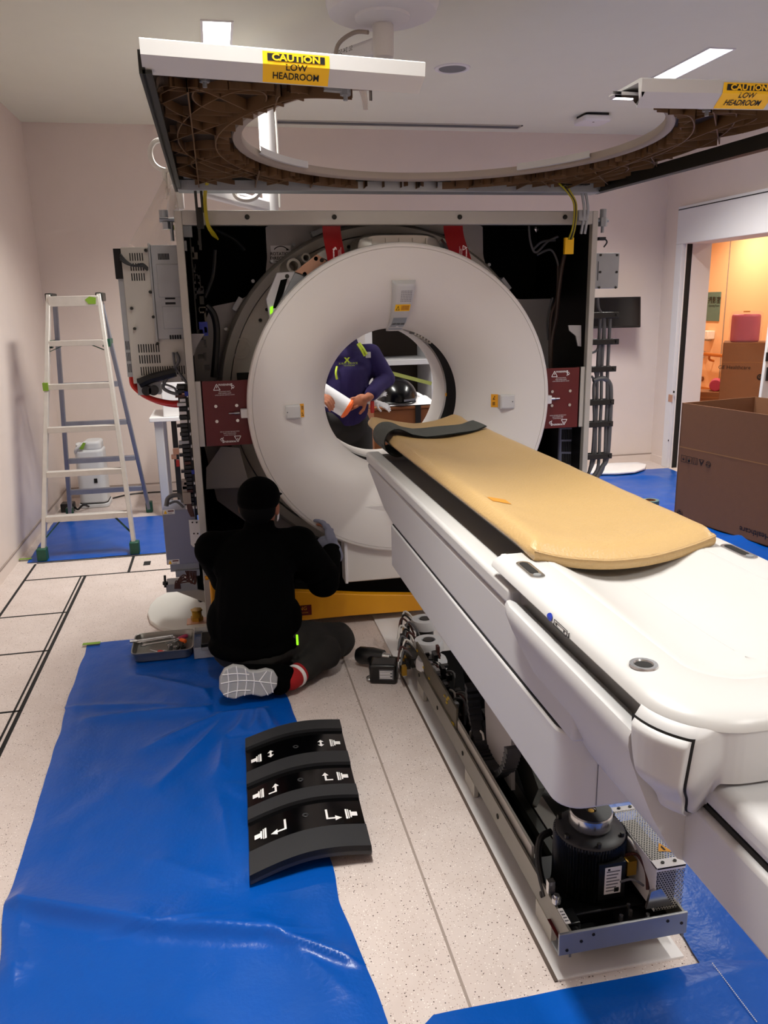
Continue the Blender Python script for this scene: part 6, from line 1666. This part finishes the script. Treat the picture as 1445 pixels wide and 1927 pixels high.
# ================================================================== PEOPLE
def hand(mb, wrist, palm_dir, up, size=1., curl=.5, thumb=1, spread=.12):
    """palm plus five separate bent fingers; up = back of the hand"""
    w_, d_, n_ = Vector(wrist), Vector(palm_dir).normalized(), Vector(up); n_ = (n_-d_*n_.dot(d_)).normalized(); s_ = d_.cross(n_)*thumb
    pc = w_+d_*.05*size
    Mx = Matrix((s_, d_, n_)).transposed()
    mb.ell(pc, .040*size, .052*size, .016*size, M=Mx); mb.cap(w_-d_*.02*size, w_+d_*.03*size, .024*size, .026*size)
    for k, (L_, off) in enumerate(((.072, .030), (.080, .010), (.074, -.010), (.060, -.029))):
        p = pc+d_*.040*size+s_*off*size; dd = (d_+s_*(off*spread*12)).normalized(); seg_ = L_*size/3; r_ = .0092*size
        for j in range(3):
            an = curl*(.55+.45*j); d2 = (dd*cos(an)-n_*sin(an)).normalized(); q_ = p+d2*seg_*1.15; mb.cap(p, q_, r_, r_*.92); p = q_; r_ *= .93; dd = d2
    p = pc-d_*.015*size+s_*.034*size; dd = (s_*.75+d_*.6-n_*.25).normalized()
    for j in range(2): q_ = p+dd*.034*size; mb.cap(p, q_, .0115*size, .010*size); p = q_; dd = (dd+d_*.35-s_*.25-n_*.2*curl).normalized()
def head(mb, c, fwd, up, s_=1.):
    c, f_, u_ = Vector(c), Vector(fwd).normalized(), Vector(up); u_ = (u_-f_*u_.dot(f_)).normalized(); r_ = f_.cross(u_)
    Mx = Matrix((r_, f_, u_)).transposed(); at = lambda x, y, z: c+(r_*x+f_*y+u_*z)*s_
    mb.ell(at(0,-.01,.02), .076*s_, .095*s_, .095*s_, M=Mx, n=28, k=18); mb.ell(at(0,.02,-.045), .058*s_, .072*s_, .070*s_, M=Mx)
    mb.ell(at(0,.075,-.085), .030*s_, .024*s_, .022*s_, M=Mx)                  # chin
    mb.cap(at(0,.088,.012), at(0,.108,-.025), .009*s_, .014*s_)                 # nose
    for x in (-1, 1):
        mb.ell(at(.078*x,-.01,-.01), .010*s_, .022*s_, .032*s_, M=Mx)           # ear
        mb.ell(at(.030*x,.080,.022), .020*s_, .010*s_, .008*s_, M=Mx)           # brow
        mb.ell(at(.036*x,.066,-.028), .022*s_, .018*s_, .018*s_, M=Mx)          # cheek
    mb.ell(at(0,.086,-.050), .024*s_, .010*s_, .005*s_, M=Mx); mb.ell(at(0,.085,-.060), .021*s_, .010*s_, .006*s_, M=Mx)
    return at, Mx
# ---- person kneeling at the gantry foot, seen from behind
p1 = thing('person', 'person in black cap and jacket kneeling on the tarp, reaching under the gantry bell', 'person', (.1, 3.2, 0))
hc = Vector((.128, 3.33, .735)); hf = (.35, 1, -.12)
sL, sR = Vector((-.075, 3.34, .555)), Vector((.275, 3.30, .56)); pel = Vector((.075, 3.22, .185))
eR, wR = Vector((.40, 3.40, .37)), Vector((.47, 3.62, .43)); eL, wL = Vector((-.04, 3.52, .36)), Vector((.12, 3.62, .40))
kR, aR = Vector((.44, 3.34, .085)), Vector((.21, 3.05, .062)); kL, aL = Vector((.06, 3.52, .10)), Vector((-.02, 3.22, .06))
b = MB(); at, Mx = head(b, hc, hf, (0,-.05,1))
b.cap(hc+Vector((0,.0,-.06)), (.115, 3.33, .56), .050, .050)
b.cap((.10, 3.31, .46), (.08, 3.25, .30), .10, .12); b.cap(sL, sR, .06, .06); b.ell(pel, .17, .14, .12)
for s_, e_, w_ in ((sR, eR, wR), (sL, eL, wL)): b.cap(s_, e_, .048, .040); b.cap(e_, w_, .038, .026)
for h_, k_, a_ in ((Vector((.17,3.23,.16)), kR, aR), (Vector((-.01,3.24,.16)), kL, aL)): b.cap(h_, k_, .080, .058); b.cap(k_, a_, .054, .035)
b.cap(aR, (.04, 3.045, .085), .030, .030); b.cap(aL, (.0, 3.10, .06), .034, .03)
hand(b, wR, (-.10,.5,.75), (.8,-.5,.2), .95, .55, 1); hand(b, wL, (.7,.4,.2), (0,-.4,1), .95, .5, -1)
fused('body', b, 'skin', p1, .006, 4)
hr = MB(); hr.ell(at(0,-.028,.0), .079, .086, .078, M=Mx, n=28, k=16); fused('hair', hr, 'hair_black', p1, .006, 3)
c_ = MB(); c_.ell(at(0,-.012,.040), .088, .106, .084, M=Mx, n=28, k=18); c_.ell(at(0,-.02,.022), .087, .103, .060, M=Mx, n=28, k=14)
c_.ell(at(0,.115,.035), .068, .060, .010, M=Mx); fused('cap', c_, 'jacket_black', p1, .006, 3)
q = MB().tube([at(.080,-.0,-.02), at(.074,.03,-.05), at(.055,.075,-.075)], .003, smooth=4).tube([at(.080,.0,-.02), at(.082,-.012,-.045), at(.078,-.004,-.06)], .003, smooth=4); q.build('mask_loop', 'ink_white', p1)
j = MB()
j.ell((.095, 3.30, .50), .185, .125, .14); j.cap((.095, 3.29, .46), (.075, 3.24, .25), .158, .178); j.cap(sL, sR, .075, .075)
j.ell((-.005, 3.27, .25), .125, .13, .13); j.ell((.16, 3.26, .25), .12, .13, .13); j.ell((.07, 3.22, .17), .20, .16, .07); j.cap((.112, 3.31, .54), (.122, 3.325, .645), .095, .066)
for s_, e_, w_ in ((sR, eR, wR), (sL, eL, wL)): j.cap(s_, e_, .082, .066); j.cap(e_, e_.lerp(w_, .86), .066, .048)
j.ell(sR.lerp(eR, .5)+Vector((0,0,-.03)), .07, .07, .075); j.ell(eR+Vector((-.01,-.02,-.02)), .075, .07, .07)
random.seed(31)
def crumple(co):
    n_ = noise.noise(co*11)+.5*noise.noise(co*23); d_ = Vector((co.x-.0, co.y, 0)); return co+Vector((noise.noise(co*9+Vector((5,0,0))), noise.noise(co*9+Vector((0,7,0))), noise.noise(co*9)))*.007
fused('jacket', j, 'jacket_black', p1, .007, 5, fn=crumple)
q = MB().box(.232, .24, 3.055, 3.07, .205, .245); q.build('hem_tag', 'led_green', p1)
tr_ = MB(); tr_.ell(pel+Vector((0,0,-.03)), .185, .155, .11)
for h_, k_, a_ in ((Vector((.17,3.22,.15)), kR, aR), (Vector((-.01,3.24,.15)), kL, aL)): tr_.cap(h_, k_, .100, .080); tr_.cap(k_, k_.lerp(a_, .78), .076, .056)
tr_.ell((.33, 3.22, .09), .11, .11, .075)
def rumple(co): return co+Vector((noise.noise(co*13+Vector((5,0,0))), noise.noise(co*13+Vector((0,7,0))), noise.noise(co*13)))*.009
o = fused('trousers', tr_, 'trouser_dark', p1, .007, 4, fn=rumple)
for v in o.data.vertices: v.co.z = max(v.co.z, .016)
q = MB(); q.cap(aR.lerp(kR, .16), aR+Vector((-.01,-.01,0)), .046, .044); fused('sock', q, 'sock_red', p1, .006, 3)
q = MB(); d_ = (aR-kR).normalized(); c = aR.lerp(kR, .035); q.cyl(c, c-d_*.016, .0485, n=28); q.build('sock_stripe', 'ink_white', p1)
s1 = MB(); s1.cap((.175, 3.045, .075), (.05, 3.04, .095), .050, .050); s1.cap((.05, 3.04, .095), (-.02, 3.03, .11), .050, .048); s1.ell((.15,3.02,.06), .05,.05,.045)
fused('shoe', s1, 'jacket_black', p1, .006, 4)
sole = [(-.075,.02),(-.073,.065),(-.055,.10),(-.02,.115),(.02,.108),(.045,.088),(.075,.085),(.11,.092),(.14,.082),(.155,.055),(.152,.02),(.13,-.012),(.09,-.022),(.05,-.010),(.02,-.012),(-.02,-.024),(-.055,-.012)]
SO = Vector((-.012, 2.952, .070)); SU = Vector((1, .10, -.10)).normalized(); SV = Vector((.06, .12, 1)).normalized()
q = MB().prism(sole, SO, SU, SV, -.030); so = q.build('shoe_sole', 'sole_grey', p1, bevel=.006)
q = MB(); sn = -(SU.cross(SV)).normalized()
sn = sn if sn.y < 0 else -sn
f2 = lambda a, b: SO+SU*a+SV*b+sn*.0008
for pts in ([(-.07,.045),(-.02,.052),(.04,.05),(.10,.04),(.15,.03)], [(.08,.045),(.11,.085)], [(.085,.04),(.115,-.015)], [(-.065,.08),(-.01,.082),(.04,.075)], [(-.062,.0),(-.01,.012),(.045,.01)], [(-.045,.103),(-.04,.05),(-.045,-.012)], [(-.01,.112),(-.004,.05),(-.012,-.018)], [(.025,.10),(.03,.05),(.022,-.010)], [(.055,.082),(.06,.045),(.055,-.008)], [(.13,.082),(.125,.045),(.135,-.005)]):
    q.tube([f2(*p) for p in pts], .0022, n=5, smooth=4)
q.build('tread_groove', 'ink_white', so)
g_ = MB(); hand(g_, wR, (-.10,.5,.75), (.8,-.5,.2), 1.12, .55, 1); g_.cap(wR-Vector((0,.05,.02)), wR, .040, .036); g_.ell(wR+Vector((-.03,.03,.02)), .045, .05, .035)
fused('work_glove', g_, 'glove_grey', p1, .0035, 3)
g_ = MB(); hand(g_, wL, (.7,.4,.2), (0,-.4,1), 1.12, .5, -1); g_.cap(wL-Vector((.04,.02,.0)), wL, .040, .036); fused('work_glove', g_, 'glove_grey', p1, .004, 3)

# ---- person behind the gantry, seen through the bore
Y2 = 5.30
pp = lambda u_, v_, y=Y2: P(u_, v_, y=y)
p2 = thing('person', 'person in purple sweatshirt behind the gantry, seen through the bore holding a white roll', 'person', (pp(650, 760).x, Y2, 0))
pel = pp(650, 790); ch = pp(655, 705); sL2, sR2 = pp(697, 668), pp(612, 672, Y2+.02); hc2 = pp(638, 575, Y2-.06); nk = pp(646, 632)
eL2, wL2 = pp(726, 712, Y2-.02), pp(692, 748, Y2-.20); eR2, wR2 = pp(585, 730, Y2), pp(590, 744, Y2-.30)
hip = [Vector((pel.x-.09, Y2+.03, pel.z-.06)), Vector((pel.x+.09, Y2+.03, pel.z-.06))]
ft2 = [Vector((pel.x-.10, Y2-.05, .07)), Vector((pel.x+.12, Y2+.05, .07))]; kn2 = [(hip[i]+ft2[i])/2+Vector((0,-.05,.02)) for i in (0, 1)]
b = MB(); at, Mx = head(b, hc2, (-.15,-1,-.35), (0,-.2,1)); b.cap(hc2+Vector((0,.02,-.05)), nk, .05, .055); b.cap(ch+Vector((0,.02,.02)), pel, .085, .10); b.cap(sL2, sR2, .05); b.ell(pel, .13, .10, .11)
for s_, e_, w_ in ((sL2, eL2, wL2), (sR2, eR2, wR2)): b.cap(s_, e_, .048, .040); b.cap(e_, w_, .038, .027)
for i in (0, 1): b.cap(hip[i], kn2[i], .078, .052); b.cap(kn2[i], ft2[i], .050, .036); b.cap(ft2[i], ft2[i]+Vector((0,-.16,-.03)), .04, .035)
hand(b, wL2, (-.9,-.25,-.25), (.1,-.9,.3), 1.0, .75, -1); hand(b, wR2, (.5,-.5,-.1), (0,-.6,.8), 1.0, .8, 1)
fused('body', b, 'skin', p2, .0055, 3)
hr = MB(); hr.ell(at(0,-.02,.035), .084, .098, .090, M=Mx, n=28, k=16); fused('hair', hr, 'hair_black', p2, .008, 2)
j = MB(); j.ell(ch+Vector((0,0,.04)), .175, .125, .16); j.cap(ch, pel+Vector((0,0,.06)), .145, .150); j.cap(sL2, sR2, .075); j.cap(nk+Vector((0,.02,-.06)), nk+Vector((-.01,.02,.06)), .10, .075); j.ell(ch+Vector((-.02,.0,.12)), .15, .115, .10)
for s_, e_, w_ in ((sL2, eL2, wL2), (sR2, eR2, wR2)): j.cap(s_, e_, .075, .062); j.cap(e_, e_.lerp(w_, .80), .060, .046)
sw = fused('sweatshirt', j, 'purple_knit', p2, .008, 4, fn=lambda co: co+Vector((noise.noise(co*10), noise.noise(co*10+Vector((3,0,0))), noise.noise(co*10+Vector((0,4,0)))))*.007)
q = MB()
for o_ in (0, .026):
    q.tube([pp(676-o_*120, 646+o_*60, Y2-.10), pp(683-o_*130, 655+o_*90, Y2-.125), pp(690-o_*140, 667+o_*110, Y2-.125)], .008, n=6, smooth=4)
q.tube([pp(634, 690, Y2-.12), pp(632, 702, Y2-.15), pp(634, 714, Y2-.15)], .007, n=6, smooth=4)
pieces(q, 'sleeve_stripe', 'hi_vis', p2, .0)
c = pp(693, 668, Y2-.125); q = MB().box(c.x-.016, c.x+.016, c.y, c.y+.02, c.z-.018, c.z+.018); q.build('sleeve_badge', 'table_grey', p2)
q = MB().text('x', .065, pp(653, 676, Y2-.16), (1,.0,0), (0,0,1), bold=.03); q.text('X-RAY SERVICE', .018, pp(655, 684, Y2-.16), (1,0,0), (0,0,1)); q.text('TECHNICIAN', .012, pp(657, 688, Y2-.16), (1,0,0), (0,0,1)); q.build('chest_print', 'hi_vis', p2, smooth=0)
tr_ = MB(); tr_.ell(pel+Vector((0,.01,-.03)), .17, .135, .14)
for i in (0, 1): tr_.cap(hip[i], kn2[i], .096, .074); tr_.cap(kn2[i], ft2[i]+Vector((0,0,.05)), .072, .058)
tr_.cap(pp(615, 795, Y2-.1), pp(650, 800, Y2-.02), .07, .08)
fused('trousers', tr_, 'trouser_dark', p2, .009, 4)
for i in (0, 1):
    s1 = MB(); s1.cap(ft2[i]+Vector((0,.03,-.02)), ft2[i]+Vector((0,-.17,-.03)), .055, .045)
    o = fused('shoe', s1, 'jacket_black', p2, .008, 3)
    for v in o.data.vertices: v.co.z = max(v.co.z, .0)
# white roll with orange end cap, held in the hand
a, b = pp(604, 738, Y2-.24), pp(651, 768, Y2-.27); d_ = (b-a).normalized()
t = thing('film_roll', 'white roll with an orange end, held by the person behind the gantry', 'roll', tuple((a+b)/2))
MB().cyl(a-d_*.15, b, .062, n=32).build('roll', 'roll_white', t); MB().lathe([(0, .03), (.03, .03), (.055, .022), (.066, .012), (.066, 0), (.06, -.002)], b, d_, n=32).build('end_cap', 'orange_plastic', t); 

# ================================================================== BEHIND THE BORE: SHELF, TRUNK, HELMET
t = thing('shelf_unit', 'white framed shelf with a dark brown back against the rear wall, seen through the bore', 'shelf', (1.75, 6.8, 0))
y0, y1 = 6.55, 7.05
zs = P(760, 682, y=y0).z; xl, xr = P(694, 660, y=y0).x, P(818, 700, y=y0).x
for x_ in (xl, xr): MB().box(x_-.03, x_+.03, y0, y1, 0, 1.75).build('upright', 'table_grey', t, bevel=.003)
for z_ in (.10, .55, zs, 1.72): MB().box(xl+.03, xr-.03, y0, y1, z_-.022, z_+.022).build('shelf_board', 'table_grey', t, bevel=.003)
MB().box(xl+.03, xr-.03, y1-.015, y1, .1, 1.72).build('back_board', 'rib_dark', t)
single('barrier_tape', MB().bar(P(728, 700, y=6.5), P(812, 722, y=6.5), .002, .03), 'tape_olive', 'yellow-green tape strung across the shelf behind the bore', 'tape', loc=tuple(P(770, 711, y=6.5)))
YT = 5.62
a, b = P(703, 790, y=YT), P(821, 762, y=YT)
t = thing('wooden_trunk', 'brown wooden trunk with a black strap behind the gantry, seen through the bore', 'trunk', ((a.x+b.x)/2, YT+.25, 0))
MB().box(a.x, b.x+.03, YT, YT+.5, 0, b.z-.02).build('body', 'wood_crate', t, bevel=.006); MB().box(a.x-.005, b.x+.035, YT-.006, YT+.505, b.z-.02, b.z).build('lid', 'wood_crate', t, bevel=.004)
xs = P(786, 775, y=YT).x; MB().box(xs-.02, xs+.02, YT-.012, YT-.004, 0, b.z+.003).box(xs-.02, xs+.02, YT-.012, YT+.5, b.z+.0005, b.z+.004).build('strap', 'cable_black', t)
tz = b.z+.004
q = MB(); x0t, x1t = P(733, 757, y=YT).x, P(822, 757, y=YT).x
for s_ in (0,): q.grid(30, 16, lambda u_, v_: Vector((x0t+(x1t-x0t)*u_, YT-.005+.42*v_, tz+.004+(.055+.02*noise.noise(Vector((u_*5, v_*4, 2))))*min(1, 5*min(u_, 1-u_, v_, 1-v_)))))
q.grid(2, 2, lambda u_, v_: Vector((x0t+(x1t-x0t)*u_, YT-.005+.42*v_, tz+.002)), flip=True)
single('white_towel', q, 'towel', 'folded white cloth lying on the wooden trunk', 'cloth', loc=((x0t+x1t)/2, YT+.2, tz), smooth=80)
hcn = P(750, 752, y=YT+.12); R_ = .145
t = thing('safety_helmet', 'glossy black safety helmet resting on the white cloth', 'helmet', (hcn.x, YT+.15, tz+.05))
hz = P(750, 752, y=YT+.15).z+.022
MB().grid(40, 14, lambda u_, v_: (lambda th, ph: Vector((hcn.x+R_*cos(th)*cos(ph), YT+.15+R_*1.15*sin(th)*cos(ph), hz-.02+.155*sin(ph))))(2*pi*u_, pi/2*v_), wrapu=True).build('shell', 'helmet_black', t)
MB().lathe([(R_*.96, .012), (R_*1.0, .01), (R_*1.16, -.015), (R_*1.14, -.02), (R_*.94, 0)], (hcn.x, YT+.15, hz-.015), (0,0,1), n=48, closed=True).build('brim', 'helmet_black', t)
q = MB().text('PLATE 24 BM', .028, (hcn.x+.05, YT+.15-R_*1.2, hz-.018), (1,.12,0), (0,0,1)); 
q = MB().bar((hcn.x+.01, YT+.15-R_*1.16, hz-.012), (hcn.x+.10, YT+.15-R_*.98, hz-.008), .004, .014); q.build('brim_print', 'ink_grey', t)
g_ = MB(); wp = P(704, 757, y=5.2)
hand(g_, wp, (.8,-.2,-.25), (.2,-.6,.75), 0.68, .25, 1, spread=.25); g_.cap(wp-Vector((.03,0,-.01)), wp, .024, .026)
t = thing('work_glove', 'white knitted work glove with a red clip beside the person behind the gantry', 'glove', tuple(wp), 'white work gloves'); fused('glove', g_, 'glove_white', t, .003, 3)
c = P(701, 766, y=5.17); q = MB().box(c.x-.012, c.x+.012, c.y, c.y+.02, c.z-.04, c.z+.04); q.build('glove_clip', 'red_plastic', t, bevel=.004, label='red clip')
g_ = MB(); hand(g_, wp+Vector((-.01,.03,.02)), (.7,-.1,.35), (.2,-.6,.75), .62, .3, -1, spread=.2)
t = thing('work_glove', 'white knitted work glove pointing up, tucked behind the other glove by the helmet', 'glove', tuple(wp+Vector((-.01,.03,.02))), 'white work gloves'); fused('glove', g_, 'glove_white', t, .003, 3)
